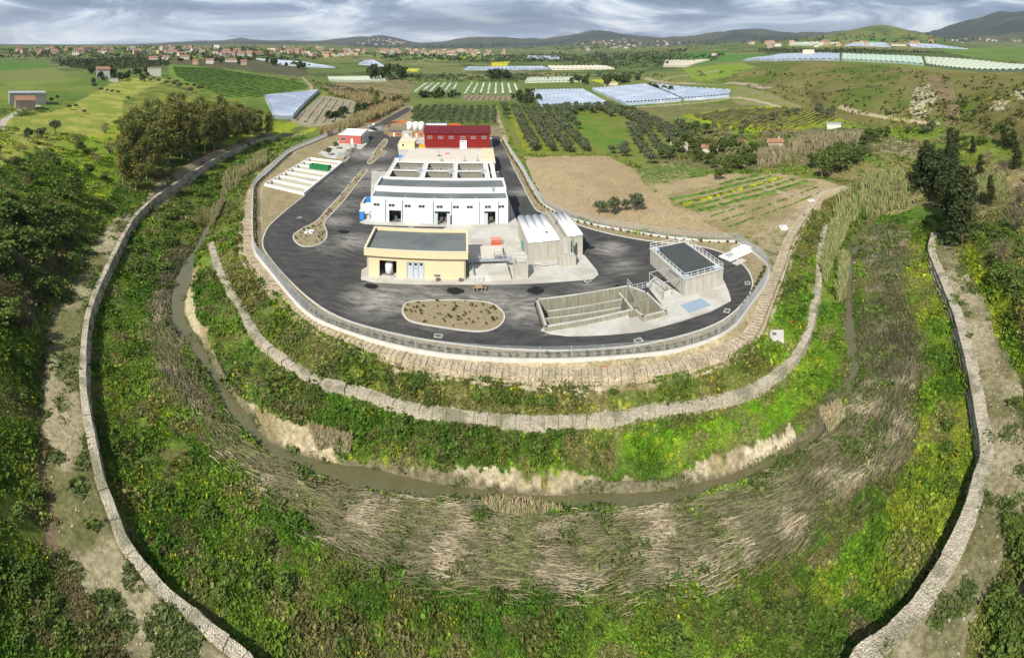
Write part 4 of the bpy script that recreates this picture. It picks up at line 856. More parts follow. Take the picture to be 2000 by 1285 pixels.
# orange cage
t = empty('orange_cage', P(960, 476, .5)[:2] + (.12,), AX, 'orange metal site cage on the slab beside the upper cover', 'cage')
b = B()
for z in (.0, .6, 1.2, 1.8): railing
b = B()
for z in (0, .5, 1.0, 1.5): b.bar((0, 0, z), (2.4, 0, z), .06); b.bar((0, 1.6, z), (2.4, 1.6, z), .06); b.bar((0, 0, z), (0, 1.6, z), .06); b.bar((2.4, 0, z), (2.4, 1.6, z), .06)
for x in (0, .8, 1.6, 2.4): b.bar((x, 0, 0), (x, 0, 1.6), .06); b.bar((x, 1.6, 0), (x, 1.6, 1.6), .06)
b.build('frame', orange, t); B().box(.02, 2.38, .02, 1.58, .02, .12).build('tray', orange, t)
# --- open basin
r_ = empty('open_basin', (0, 0, 0), 0, 'deep open concrete basin with long inner baffle walls', 'basin')
bm_ = mat('stained_basin_concrete', (.36, .35, .27), (.20, .195, .14), scale=1.6, rough=.9, stretch=(1.8, 1.8, .12))
def wseg(b, p, q, z0, z1, th): 
    d = np.array(q) - np.array(p); l = np.hypot(*d); u = d / l; v = np.array([-u[1], u[0]]) * th / 2; e2 = u * th / 2
    a = [np.array(p) - v - e2, np.array(q) - v + e2, np.array(q) + v + e2, np.array(p) + v - e2]
    b.add([(c[0], c[1], z0) for c in a] + [(c[0], c[1], z1) for c in a], [(0, 3, 2, 1), (4, 5, 6, 7), (0, 1, 5, 4), (1, 2, 6, 5), (2, 3, 7, 6), (3, 0, 4, 7)])
P1 = lambda x, y: np.array(P(x, y, .9)[:2])
bl, fl = P1(1049,585), P1(1067,638); fr1, br1 = P1(1236,612), P1(1227,558)
c1, c2, c3, c4 = P1(1236,612), P1(1256,618), P1(1300,607), P1(1262,571)
b = B()
for p, q in ((bl, br1), (bl, fl), (fl, P1(1240,603)), (P1(1240,603), c2), (c2, c3), (c3, c4), (c4, br1)): wseg(b, p, q, -3.4, .9, .4)
b.build('outer_wall', bm_, r_)
b = B(); wseg(b, P1(1072,604), P1(1213,581), -3.4, .55, .28); wseg(b, P1(1066,618), P1(1214,596), -3.4, .5, .28); bc = B(); wseg(bc, P1(1072,604), P1(1213,581), .552, .60, .32); wseg(bc, P1(1066,618), P1(1214,596), .502, .55, .32); wseg(bc, P1(1210,572), P1(1235,602), .852, .89, .34); bc.build('baffle_coping', conc, r_); wseg(b, P1(1210,572), P1(1235,602), -3.4, .85, .3); b.build('baffle', bm_, r_)
b = B(); wseg(b, br1, P1(1258,617), -3.4, .88, .3); wseg(b, P1(1233,592), P1(1268,581), -3.4, .86, .3); b.build('partition', bm_, r_)
B().prism([tuple(bl), tuple(fl), tuple(P1(1240,603)), tuple(c2), tuple(c3), tuple(c4), tuple(br1)][::1], -3.6, -3.3).build('basin_floor', bm_, r_)
b = B()
for p, q in ((bl, br1), (bl, fl), (fl, P1(1240,603)), (P1(1240,603), c2), (c2, c3), (c3, c4), (c4, br1)): wseg(b, p, q, .9, .96, .46)
b.build('coping', conc, r_)
for q in (P1(1218,585), P1(1222,592), P1(1214,598)): B().cyl((q[0], q[1], -2), (q[0], q[1], 1.2), .12).build('mixer_pipe', dark, r_)
p1, p2, p3 = P1(1226,556), P1(1236,568), P1(1264,562); railing(r_, [tuple(p1), tuple(p2), tuple(p3)], .96, 1.1, 1.2)
# steel canopy frame beside the building
t = empty('steel_canopy', P(1293, 588, 0)[:2] + (.12,), R(8.6), 'bare grey steel canopy frame over a small concrete pit beside the basin', 'canopy')
b = B()
for x, y in ((0, 0), (4.2, .2), (4.0, 5.2), (-.4, 5.0)): b.bar((x, y, 0), (x, y, 3.4), .09)
for p, q in (((0, 0), (4.2, .2)), ((4.2, .2), (4.0, 5.2)), ((4.0, 5.2), (-.4, 5.0)), ((-.4, 5.0), (0, 0)), ((2, .1), (1.8, 5.1))): b.bar((*p, 3.4), (*q, 3.4), .09)
b.build('frame', bar_m, t); b = B(); b.box(.4, 2.6, 1.2, 1.4, 0, .9); b.box(.4, 2.6, 3.6, 3.8, 0, .9); b.box(.4, .6, 1.4, 3.6, 0, .9); b.box(2.4, 2.6, 1.4, 3.6, 0, .9); b.build('pit_wall', conc, t)
# blue grated cover
t = empty('grating_cover', P(1347, 613, 0)[:2] + (.125,), R(12), 'pale blue square grating set in the slab near the control building', 'grating')
B().box(-.5, 5.0, -.3, 3.6, 0, .05).build('frame', conc, t); b = B()
for i in range(9): 
    for j in range(6): b.box(-.1 + i * .54, .36 + i * .54, .0 + j * .56, .48 + j * .56, .052, .09)
b.build('grating', mat('blue_grating', (.26, .36, .46)), t)
# utility slab on the right with a railing
t = empty('pump_station', P(1428, 512, 0)[:2] + (.13,), R(20), 'small white pump slab with a railing at the inner corner of the ring road', 'pump station')
b = B(); b.box(-.3, 8.2, 0, 3.8, 0, .25); b.build('slab', whitec, t); b = B(); b.box(3.4, 7.6, .6, .8, .25, .9); b.box(3.4, 7.6, 3.0, 3.2, .25, .9); b.box(3.4, 3.6, .8, 3.0, .25, .9); b.box(7.4, 7.6, .8, 3.0, .25, .9); b.build('pit_wall', whitec, t)
railing(t, [(3.3, .4), (7.8, .4), (7.8, 3.4), (3.3, 3.4)], .25, 1.1, 1.2, closed=True); b = B()
for x in (.6, 1.3, 2.0): b.cyl((x, 1.2, .25), (x, 1.2, .8), .12); b.cyl((x, 1.2, .8), (x, 2.6, .8), .1)
b.build('pipes', bar_m, t); B().box(-.4, 2.8, -2.2, -.6, -.1, .06).build('manhole_slab', conc, t)
# --- sludge drying beds
x, y, _ = P(593, 381)
r_ = empty('drying_beds', (x, y, .0), R(4.5), 'pale concrete drying beds divided by low walls on the left side of the plant', 'basin')
pts = [np.array(P(*a)[:2]) for a in [(517,363), (593,381), (669,319), (604,311)]]
o = np.array([x, y]); ca, sa = math.cos(-R(4.5)), math.sin(-R(4.5)); lp = [((p - o)[0] * ca - (p - o)[1] * sa, (p - o)[0] * sa + (p - o)[1] * ca) for p in pts]
lp = [np.array(p) for p in lp]; b = B()
B().prism([tuple(p) for p in lp], .0, .12).build('bed_floor', mat('bed_sand', (.52, .48, .36), (.45, .41, .30), scale=.6), r_)
b = B(); wseg(b, lp[0], lp[1], 0, .9, .35); wseg(b, lp[1], lp[2], 0, .9, .5); wseg(b, lp[2], lp[3], 0, .9, .3); wseg(b, lp[3], lp[0], 0, .9, .35)
for i in range(1, 7): t = i / 7; wseg(b, lp[0] + (lp[3] - lp[0]) * t, lp[1] + (lp[2] - lp[1]) * t, 0, .82, .5)
b.build('divider_wall', whitec, r_)
for i in range(7): t = (i + .5) / 7; q = lp[0] + (lp[3] - lp[0]) * t; B().box(q[0] + .3, q[0] + 1.2, q[1] - .8, q[1] + .8, .1, 1.0).build('inlet_box', conc, r_)
t = empty('skip_container', P(604, 329.5, .12), R(-6), 'open dark green metal skip standing in the drying beds', 'container')
b = B(); b.box(0, 8.4, 0, .15, 0, 1.8); b.box(0, 8.4, 2.6, 2.75, 0, 1.8); b.box(0, .15, .15, 2.6, 0, 1.8); b.box(8.25, 8.4, .15, 2.6, 0, 2.1); b.box(.15, 8.25, .15, 2.6, 0, .15); b.build('body', green, t)
[B().box(.4 + i * 1.2, .55 + i * 1.2, -.08, 0, .1, 1.75).build('rib', green, t) for i in range(7)]
for (px, py, n_) in ((588, 352, 7), (566, 349, 3), (600, 353, 4)):
    t = empty('plank_pile', P(px, py, .12), R(random.uniform(-20, 20)), {588: 'large stack of grey steel planks in the drying beds', 566: 'small heap of timber in the left of the drying beds', 600: 'loose white boards beside the grey plank stack'}[px], 'planks'); b = B()
    for i in range(n_): b.box(-3 + i * .5, 3 + i * .3, -1.5 + i * .42, -1.2 + i * .42, .02 + .1 * (i % 3), .12 + .1 * (i % 3))
    b.build('plank', bar_m if n_ > 4 else conc, t)

# ------------------------------------------------------------ vegetation that nobody could count
veg = mat('foliage', (.72, .74, .70), (1.30, 1.28, 1.2), scale=.9, rough=.7, attr=True, transl=.22)
straw = mat('dry_straw', (.75, .74, .72), (1.25, 1.22, 1.2), scale=2.0, rough=.8, attr=True)
def rv(n): v = rng.normal(size=(n, 3)); return v / np.linalg.norm(v, axis=1)[:, None]
def cards(c, size, flat=.0, asp=1.0):
    """randomly turned leaf cards at centres c; returns vertices and quads"""
    n = len(c); u = rv(n); w_ = rv(n); w_[:, 2] += flat; v = np.cross(u, w_); v /= np.linalg.norm(v, axis=1)[:, None] + 1e-9; u = np.cross(v, w_); u /= np.linalg.norm(u, axis=1)[:, None] + 1e-9
    s = (np.asarray(size) * np.ones(n))[:, None] * .5; a = u * s * asp; b = v * s
    V = np.stack([c - a - b * .6, c + a * .7 - b, c + a + b * .6, c - a * .6 + b], 1).reshape(-1, 3); return V, np.arange(n * 4).reshape(n, 4)
def samp(n, r0, r1, t1=1.2, t0=None, power=1.0):
    u = rng.random(n); lr = np.exp(np.log(r0) + (np.log(r1) - np.log(r0)) * u); t = rng.uniform(-t1 if t0 is None else t0, t1, n)
    return lr * np.sin(t), lr * np.cos(t), lr
# low herbs, grass tufts and dry weeds over the slopes
x, y, r = samp(500000, 33, 330, 1.16)
jx = rng.normal(0, 1.0, (2, len(x))); k = lookup(cls, x, y); kj = lookup(cls, x + jx[0] * 1.5, y + jx[1] * 1.5); k = np.where((k == 1) & (kj == 2), kj, np.where((k == 2) & (kj == 1), kj, k)); dens = vnoise(x / 2.3, y / 2.3, 91) * .5 + fbm(x, y, 9, 92) * .6
keep = ((k == 1) & (dens > .34)) | ((k == 6) & (dens > .46)) | ((k == 2) & (dens > .49) & (rng.random(len(x)) < .6)) | ((k == 7) & (dens > .63)) | ((k == 5) & (dens > .61) & (rng.random(len(x)) < .5)) | ((k == 3) & (r < 240) & (dens > .60)) | ((k == 0) & (r < 300) & (dens > .60))
x, y, r, k, dens = x[keep], y[keep], r[keep], k[keep], dens[keep]
base = lookup(col, x, y); n = len(x); tone = fbm(x, y, 4.5, 93, 3); tone2 = fbm(x, y, 14, 94, 3)
a = np.where((tone > .53)[:, None], base * [1.05, 1.2, .9], base * [1.35, 1.6, 1.05]); dk = (tone2 > .60); a[dk] = a[dk] * .5 + np.array([.055, .105, .016]) * .5
br = (tone < .36) | ((tone2 < .415) & (rng.random(n) < .6) & (fbm(x, y, 22, 97, 3) < .53)); a[br] = a[br] * .35 + np.array([.24, .19, .10]) * .65
br2 = (k == 5) | (k == 2) | (k == 7); a[br2] = np.array([.11, .155, .04])
a *= rng.uniform(.7, 1.3, (n, 1)); fl = (vnoise(x * .5, y * .5, 55) * .5 + fbm(x, y, 12, 56) * .5 > .62) & (rng.random(n) < .28) & (k == 1) ; a[fl] = np.array([.50, .46, .015]) * rng.uniform(.6, 1.1, (fl.sum(), 1))
sz = (.10 + r / 600) * rng.uniform(.5, 1.5, n) * (.80 + .5 * (fbm(x, y, 3, 98, 2) > .55)) * np.where(tone > .55, 1.35, 1.0); m = 6
cc = np.stack([x, y, zat(x, y)], 1)[:, None, :] + rng.normal(size=(n, m, 3)) * np.array([.62, .62, .34]) * sz[:, None, None] * 1.2; cc[..., 2] = np.maximum(cc[..., 2], (zat(x, y) + .02)[:, None]) + sz[:, None] * .25
V, F = cards(cc.reshape(-1, 3), np.repeat(sz * np.where(fl, .6, 1.15), m), .5, np.where(np.repeat(rng.random(n) < .55, m), .28, .75)[:, None])
g = mesh_np('ground_cover', V, F, veg, np.repeat(np.repeat(a, m, 0) * rng.uniform(.8, 1.2, (n * m, 1)), 4, 0)); tag(g, kind='stuff')
# reeds laid flat by floods, combed along the stream
mid = resample(np.r_[W_(PX_ROUT, ZR)], 3.0)[:, :2]; tg = np.gradient(mid, axis=0); tg /= np.linalg.norm(tg, axis=1)[:, None]
x, y, r = samp(420000, 40, 190, 1.05); k = lookup(cls, x + rng.normal(0, 1.4, len(x)), y + rng.normal(0, 1.4, len(x))); pt = fbm(x, y, 4, 71) + rng.normal(0, .05, len(x)); keep = (k == 2) & (pt > .37) & (lookup(Z, x, y) < ZR + 3.2) & (lookup(cls, x, y) != 7); x, y, r = x[keep][:120000], y[keep][:120000], r[keep][:120000]; n = len(x)
ix = np.array([np.argmin((mid[:, 0] - a_) ** 2 + (mid[:, 1] - b_) ** 2) for a_, b_ in zip(x, y)]) ; d0 = np.arctan2(tg[ix, 1], tg[ix, 0]) + rng.normal(0, .17, n) + (fbm(x, y, 6, 72) - .5) * .9
ln = rng.uniform(.5, 1.8, n) * (1 + r / 400); w_ = (.008 + r / 7000) * rng.uniform(.7, 1.5, n); z0 = zat(x, y) + rng.uniform(.03, .30, n)
dx, dy = np.cos(d0), np.sin(d0); px_, py_ = -dy * w_, dx * w_; up = rng.uniform(-.02, .22, n) * ln * .6
pts = []
for s, zz in ((-.5, 0), (.0, 1), (.5, .45)):
    for sg in (-1, 1): pts.append(np.stack([x + dx * ln * s + px_ * sg, y + dy * ln * s + py_ * sg, z0 + up * zz + .02 * sg], 1))
V = np.stack(pts, 1).reshape(-1, 3); i = np.arange(n)[:, None] * 6; F = np.concatenate([i + [[0, 1, 3, 2]], i + [[2, 3, 5, 4]]])
tn = fbm(x, y, 3.5, 73); ca = np.array([.345, .30, .205]) + (np.array([.155, .145, .08]) - np.array([.345, .30, .205])) * np.clip((tn - .34) / .18, 0, 1)[:, None]; gg = fbm(x, y, 5, 75) > .60; ca[gg] = np.array([.16, .17, .07]); ca *= rng.uniform(.3, 1.45, (n, 1)) * .9
g = mesh_np('flattened_reeds', V, F, straw, np.repeat(ca, 6, 0)); tag(g, kind='stuff')
# standing cane
def cane(name, polys, n, h0, h1, base_c):
    X = []; 
    for poly in polys:
        w = np.array([ground(*p)[:2] for p in poly]); lo, hi = w.min(0), w.max(0); k = 0; q = rng.uniform(lo, hi, (n * 8, 2)); q = q[inpoly(q[:, 0], q[:, 1], [tuple(v) for v in w])]; q = q[fbm(q[:, 0], q[:, 1], 5, 81) > .42][:n]; X.append(q)
    q = np.concatenate(X); n = len(q); h = rng.uniform(h0, h1, n) * (.6 + .8 * fbm(q[:, 0], q[:, 1], 6, 82)); z = zat(q[:, 0], q[:, 1]); r = np.hypot(q[:, 0], q[:, 1]); a_ = rng.uniform(0, 6.28, n); le = rng.uniform(0, .32, n) * h
    w_ = (.03 + r / 2600) * rng.uniform(.7, 1.5, n); pts = []; ex, ey = q[:, 1] / r, -q[:, 0] / r
    for s, k in ((0, .8), (.6, 1.0), (1.0, .35)):
        for sg in (-1, 1): pts.append(np.stack([q[:, 0] + np.cos(a_) * le * s * s + ex * w_ * k * sg, q[:, 1] + np.sin(a_) * le * s * s + ey * w_ * k * sg, z + h * s * (1 - .1 * s)], 1))
    V = np.stack(pts, 1).reshape(-1, 3); i = np.arange(n)[:, None] * 6; F = np.concatenate([i + [[0, 1, 3, 2]], i + [[2, 3, 5, 4]]])
    cb = np.array(base_c)[None] * rng.uniform(.6, 1.35, (n, 1)); gr = rng.random(n) < .25; cb[gr] *= [.55, .85, .5]
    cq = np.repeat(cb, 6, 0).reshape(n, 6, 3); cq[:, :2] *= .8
    o = mesh_np(name, V, F, straw, cq.reshape(-1, 3)); return tag(o, kind='stuff')
cane('reed_bed', [[(1640,395),(1690,350),(1760,340),(1830,350),(1790,400),(1740,415),(1690,420),(1650,450),(1620,440)], [(1625,440),(1660,440),(1640,490),(1612,560),(1600,530)], [(1640,520),(1658,520),(1650,590),(1636,600)], [(1890,350),(1960,345),(1990,380),(1920,400)]], 1900, 2.0, 4.2, (.25, .25, .11))
cane('reed_bed', [[(440,345),(470,330),(520,300),(520,325),(480,345),(455,375),(430,400)], [(395,420),(440,395),(420,440)]], 2200, 2.0, 3.8, (.30, .27, .14))
cane('reed_bed', [[(620,268),(700,232),(760,205),(790,205),(755,225),(720,240),(690,252),(640,268)],[(640,182),(700,190),(780,190),(740,205),(700,200)]], 2600, 3.0, 6.5, (.30, .23, .12))
cane('reed_bed', [[(1470,300),(1560,270),(1640,262),(1700,262),(1690,275),(1560,300),(1540,330),(1480,325)]], 1500, 2.0, 4.0, (.26, .21, .14))
cane('reed_bed', [[(600,835),(650,850),(720,870),(690,895),(620,880)], [(1600,800),(1640,790),(1650,820),(1620,850)], [(940,985),(1040,988),(1100,1000),(1060,1012),(960,1005)]], 1400, .6, 1.4, (.42, .34, .22))
# ------------------------------------------------------------ trees and shrubs
def crown_np(nc, per, shape, size, spread, colr, var=.28, flat=0.0, seed=0):
    """leaf cards in clumps through the volume shape(n) -> centres"""
    c = shape(nc); n = len(c); t = rng.uniform(1 - var, 1 + var, (n, 1)) * np.array(colr)[None] * (1 + rng.normal(0, .05, (n, 3)))
    cc = c[:, None, :] + rng.normal(size=(n, per, 3)) * spread * np.array([1, 1, .75]); V, F = cards(cc.reshape(-1, 3), rng.uniform(.6, 1.3, n * per) * size, flat)
    return V, F, np.repeat(np.repeat(t, per, 0) * rng.uniform(.8, 1.2, (n * per, 1)), 4, 0)
def ell(cx, cy, cz, rx, ry, rz, hollow=.55):
    def f(n):
        v = rv(n); rad = rng.uniform(hollow, 1.0, n)[:, None]; v[:, 2] = np.where(v[:, 2] < -.55, -v[:, 2], v[:, 2]); return np.array([cx, cy, cz]) + v * rad * np.array([rx, ry, rz]) * (1 + .22 * np.sin(v[:, :1] * 5 + cx) * np.cos(v[:, 1:2] * 4))
    return f
bark = mat('grey_bark', (.20, .16, .11), (.12, .10, .07), scale=3.0, rough=.95)
palebark = mat('pale_bark', (.48, .42, .32), (.32, .27, .2), scale=1.0, rough=.9)
def trunk(h, r, m, limbs, lean=0.0, parent=None):
    b = B(); p = [(0, 0, -.5)]; r0 = r
    for i in range(1, 4): p.append((lean * i / 3 * h * .3 + random.uniform(-.1, .1) * r * 4, random.uniform(-.1, .1) * r * 4, h * i / 3))
    for i in range(3): b.cyl(p[i], p[i + 1], r0 * (1 - .25 * i), r0 * (1 - .25 * (i + 1)), 7)
    for e_ in limbs: s = p[2] if random.random() < .5 else p[3]; b.cyl(s, e_, r0 * .38, r0 * .12, 5)
    return b.build('trunk', m, parent)
def make_tree(kind, v):
    random.seed(v * 7 + len(kind)); root = bpy.data.objects.new({'olive': 'olive_tree', 'euc': 'eucalyptus_tree', 'dark': 'evergreen_tree', 'bush': 'bush', 'bare': 'bare_shrub', 'round': 'broadleaf_tree', 'small': 'seedling_shrub'}[kind], None); C.objects.link(root)
    parts = []
    if kind == 'olive':
        lobes = [(random.uniform(-1.1, 1.1), random.uniform(-1.1, 1.1), random.uniform(2.2, 3.2), random.uniform(1.1, 1.5)) for _ in range(5)]
        for l in lobes: parts.append(crown_np(16, 9, ell(l[0], l[1], l[2], l[3], l[3], l[3] * .8), .42, .28, (.125, .15, .08)))
        trunk(1.6, .22, bark, [(l[0] * .8, l[1] * .8, l[2]) for l in lobes], parent=root)
    elif kind == 'round':
        lobes = [(random.uniform(-1.6, 1.6), random.uniform(-1.6, 1.6), random.uniform(3.2, 5.6), random.uniform(1.5, 2.1)) for _ in range(7)]
        for l in lobes: parts.append(crown_np(20, 9, ell(*l[:3], l[3], l[3], l[3] * .9), .5, .36, (.10, .14, .035)))
        trunk(2.6, .28, bark, [(l[0] * .8, l[1] * .8, l[2]) for l in lobes], parent=root)
    elif kind == 'euc':
        h = 20; lobes = []
        for i in range(18):
            t = i / 17; rad = 3.6 * (1 - abs(t - .4) * .7); a = random.uniform(0, 6.28); lobes.append((math.cos(a) * rad * random.uniform(.4, 1), math.sin(a) * rad * random.uniform(.4, 1), h * (.22 + .72 * t), random.uniform(1.8, 2.9)))
        for l in lobes: f = random.uniform(.75, 1.25); parts.append(crown_np(20, 11, ell(*l[:3], l[3], l[3], l[3] * 1.3, .3), .50, .5, (.22 * f, .215 * f, .06 * f) if random.random() < .5 else (.16 * f, .19 * f, .05 * f), .34))
        trunk(h * .8, .3, palebark, [(l[0] * .8, l[1] * .8, l[2]) for l in lobes[::2]], random.uniform(-.15, .15), parent=root)
    elif kind == 'dark':
        h = 15; lobes = [(random.uniform(-1, 1) * 2.0 * (1 - i / 13), random.uniform(-1, 1) * 2.0 * (1 - i / 13), h * (.12 + .8 * i / 11), 3.0 * (1.05 - i / 14)) for i in range(12)]
        for l in lobes: parts.append(crown_np(30, 12, ell(*l[:3], l[3], l[3], l[3] * 1.2, .3), .45, .4, (.065, .085, .03), .35))
        trunk(h * .7, .3, bark, [], parent=root)
    elif kind == 'bush':
        lobes = [(random.uniform(-1, 1), random.uniform(-1, 1), random.uniform(.5, 1.1), random.uniform(.8, 1.2)) for _ in range(4)]
        for l in lobes: parts.append(crown_np(18, 9, ell(*l[:3], l[3], l[3], l[3] * .8), .30, .24, (.105, .16, .03), .35))
        trunk(.9, .07, bark, [(l[0] * .7, l[1] * .7, l[2]) for l in lobes], parent=root)
    elif kind == 'small':
        parts.append(crown_np(10, 5, ell(0, 0, .35, .3, .3, .35), .20, .1, (.07, .085, .025))); trunk(.4, .03, bark, [], parent=root)
    elif kind == 'bare':
        b = B()
        for i in range(46):
            a = random.uniform(0, 6.28); t = random.uniform(.1, .75); l = random.uniform(2, 4); q = (math.cos(a) * math.sin(t) * l, math.sin(a) * math.sin(t) * l, math.cos(t) * l); b.cyl((0, 0, 0), q, .04, .015, 3)
            for j in range(3): b.cyl(q, (q[0] * 1.2 + random.uniform(-.5, .5), q[1] * 1.2 + random.uniform(-.5, .5), q[2] + random.uniform(.2, 1)), .02, .01, 3)
        b.build('stems', mat('bare_twigs', (.24, .19, .14), (.17, .13, .1)), root); parts.append(crown_np(18, 5, ell(0, 0, 2.2, 1.8, 1.8, 1.5), .3, .3, (.17, .135, .08)))
    V = np.concatenate([p[0] for p in parts]); Cc = np.concatenate([p[2] for p in parts]); n = len(V) // 4
    mesh_np('crown', V, np.arange(n * 4).reshape(n, 4), veg, Cc, root); return root
PROTO = {k: [make_tree(k, v) for v in range(nv)] for k, nv in (('olive', 5), ('euc', 5), ('dark', 3), ('bush', 4), ('bare', 2), ('round', 4), ('small', 3))}
USED = set()
def plant(kind, x, y, s, label, cat, group=None, z=None, tall=1.0, sink=.1):
    i = random.randrange(len(PROTO[kind])); pr = PROTO[kind][i]
    o = pr if (kind, i) not in USED else copy_tree(pr); USED.add((kind, i))
    o.location = (x, y, (float(zat(x, y)) if z is None else z) - sink * s); o.rotation_euler = (0, 0, random.uniform(0, 6.28)); o.scale = (s, s * random.uniform(.92, 1.08), s * tall)
    for key in ('label', 'category', 'group'):
        if key in o: del o[key]
    return tag(o, label, cat, group)
random.seed(5)
def pgrid(poly, p0, p1, sp_row, sp_tree, jit=.5):
    """orchard: rows parallel to the ground line p0->p1 clipped to a traced field"""
    w = np.array([ground(*p)[:2] for p in poly]); a, b_ = np.array(ground(*p0)[:2]), np.array(ground(*p1)[:2]); u = (b_ - a) / np.linalg.norm(b_ - a); v = np.array([-u[1], u[0]])
    U = (w - a) @ u; Vv = (w - a) @ v; out_ = []
    for i in np.arange(Vv.min(), Vv.max(), sp_row):
        for j in np.arange(U.min(), U.max(), sp_tree):
            q = a + u * (j + random.uniform(-jit, jit)) + v * (i + random.uniform(-jit, jit))
            if inpoly(np.array([q[0]]), np.array([q[1]]), [tuple(k) for k in w])[0]: out_.append(q)
    return out_
for q in pgrid([(984,214),(1190,209),(1345,258),(1345,268),(1290,262),(1225,235),(1140,218),(1110,232),(1170,300),(1015,298)], (1000,215), (1035,298), 7.8, 5.0):
    plant('olive', q[0], q[1], random.uniform(1.05, 1.5), 'grey green olive tree in the rows of the orchard right of the red hall', 'olive tree', 'olive trees of the orchard right of the red hall')
for q in pgrid([(1225,240),(1300,256),(1350,275),(1300,318),(1270,322),(1190,300),(1240,285)], (1240,250), (1290,318), 8, 6.5, 1.6):
    plant('olive', q[0], q[1], random.uniform(.9, 1.4), 'olive tree at the denser lower right end of the orchard', 'olive tree', 'olive trees at the lower right end of the orchard')
for q in pgrid([(806,212),(966,211),(972,243),(905,243),(806,240)], (806,238), (970,240), 7.0, 5.6):
    plant('olive', q[0], q[1], random.uniform(.75, 1.0), 'small olive tree in the orchard just behind the red hall', 'olive tree', 'olive trees behind the red hall')
for i, (px, py, s) in enumerate([(1170,418,1.0),(1198,420,1.15),(1222,412,.8),(1243,412,1.2)]):
    x, y, z = ground(px, py); plant('olive', x, y, s, ['leftmost low olive bush standing on the bare brown field', 'second low olive bush on the bare brown field', 'smallest olive bush on the bare brown field', 'rightmost rounded olive bush on the bare brown field'][i], 'olive tree')
# eucalyptus grove on the left
s_ = 0
lab = 'tall yellowish green eucalyptus in the grove on the left bank'
for px, py, s in [(262,372,.80),(285,352,.9),(305,340,.9),(330,322,1.0),(352,312,1.0),(375,306,1.0),(398,298,.95),(418,292,.95),(440,286,.95),(462,278,.85),(485,274,.8),(508,268,.78),(255,335,1.0),(275,315,1.0),(296,300,1.0),(320,292,1.05),(345,285,1.05),(366,280,1.0),(392,275,1.0),(415,270,.95),(440,262,.9),(470,258,.8),(265,290,.9),(310,268,1.0),(350,262,1.0),(390,256,.95),(430,250,.9),(250,310,.9),(285,272,.95),(335,255,.9),(242,362,.75),(248,340,.85),(246,318,.9),(262,310,.95),(300,318,1.05),(338,306,1.05),(372,292,1.05),(404,284,1.0),(450,272,.95),(525,266,.7),(496,264,.8)]:
    x, y, z = ground(px + random.uniform(-4, 4), py); plant('euc', x, y, s * random.uniform(.92, 1.1), lab, 'eucalyptus', 'eucalyptus trees of the grove on the left bank')
for i, (px, py, s) in enumerate([(735,208,.62),(725,195,.55)]):
    x, y, z = ground(px, py); plant('euc', x, y, s, ['dark lone tree left of the far end of the entrance road', 'second lone tree beyond the entrance road reeds'][i], 'tree')
for i, (px, py, s) in enumerate([(150,385,.62),(160,300,.5),(62,360,.4),(175,345,.45),(30,330,.35),(110,330,.4)]):
    x, y, z = ground(px, py); plant('round', x, y, s * 1.5, 'dark leafy tree on the left slope below the green meadow', 'tree', 'leafy trees on the left slope')
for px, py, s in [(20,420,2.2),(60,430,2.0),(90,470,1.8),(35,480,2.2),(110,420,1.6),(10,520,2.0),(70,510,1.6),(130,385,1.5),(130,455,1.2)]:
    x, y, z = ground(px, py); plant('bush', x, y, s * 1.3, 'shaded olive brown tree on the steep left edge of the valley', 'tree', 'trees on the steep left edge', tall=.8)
# evergreens and others on the right
for px, py, s in [(1880,478,1.25),(1862,430,1.1),(1818,385,1.15),(1800,372,1.0),(1835,372,.95),(1878,455,1.1),(1856,318,.95),(1868,310,.8),(1810,345,.9),(1895,420,.8),(1845,400,1.0),(1865,345,.8),(1960,285,.6),(1985,330,.7),(1935,400,.6),(1915,350,.6),(1980,290,.5),(1900,300,.5)]:
    x, y, z = ground(px, py); plant('dark', x, y, s * 1.12, 'tall dark evergreen in the clump above the right bank', 'tree', 'dark evergreens above the right bank')
for i, (px, py, s) in enumerate([(1605,350,1.5),(1625,340,1.6),(1645,335,1.5),(1662,325,1.4),(1640,318,1.5),(1620,322,1.3),(1680,318,1.2),(1590,330,1.1),(1660,308,1.1)]):
    x, y, z = ground(px, py); plant('round', x, y, s * .85, 'grey green tree in the thicket right of the vegetable plots', 'tree', 'trees of the thicket right of the vegetable plots')
for px, py, s in [(1690,285,1.1),(1705,278,1.2),(1720,272,1.1),(1735,268,1.0),(1695,270,1.0)]:
    x, y, z = ground(px, py); plant('round', x, y, s * .8, 'dark green citrus tree above the brown vineyard plot', 'tree', 'citrus trees above the brown vineyard plot')
for px, py, s in [(1808,262,1.2),(1820,258,1.3),(1775,260,.9),(1600,228,1.5),(1612,232,1.3),(1625,226,1.2),(1600,215,1.3),(1488,240,1.1),(1512,236,1.2),(1540,228,1.1),(1556,224,1.1),(1525,250,.6),(1455,250,1.1),(1448,262,1.0)]:
    x, y, z = ground(px, py); plant('olive', x, y, s * 1.1, 'dark rounded olive tree round the yellow vineyard on the right', 'olive tree', 'olive trees round the yellow vineyard')
for px, py, s in [(1420,340,.9),(1440,332,1.1),(1405,352,.8),(1460,325,.9),(1395,330,.7)]:
    x, y, z = ground(px, py); plant('round', x, y, s * .8, 'green shrubby tree below the palm grove', 'tree', 'shrubby trees below the palms')
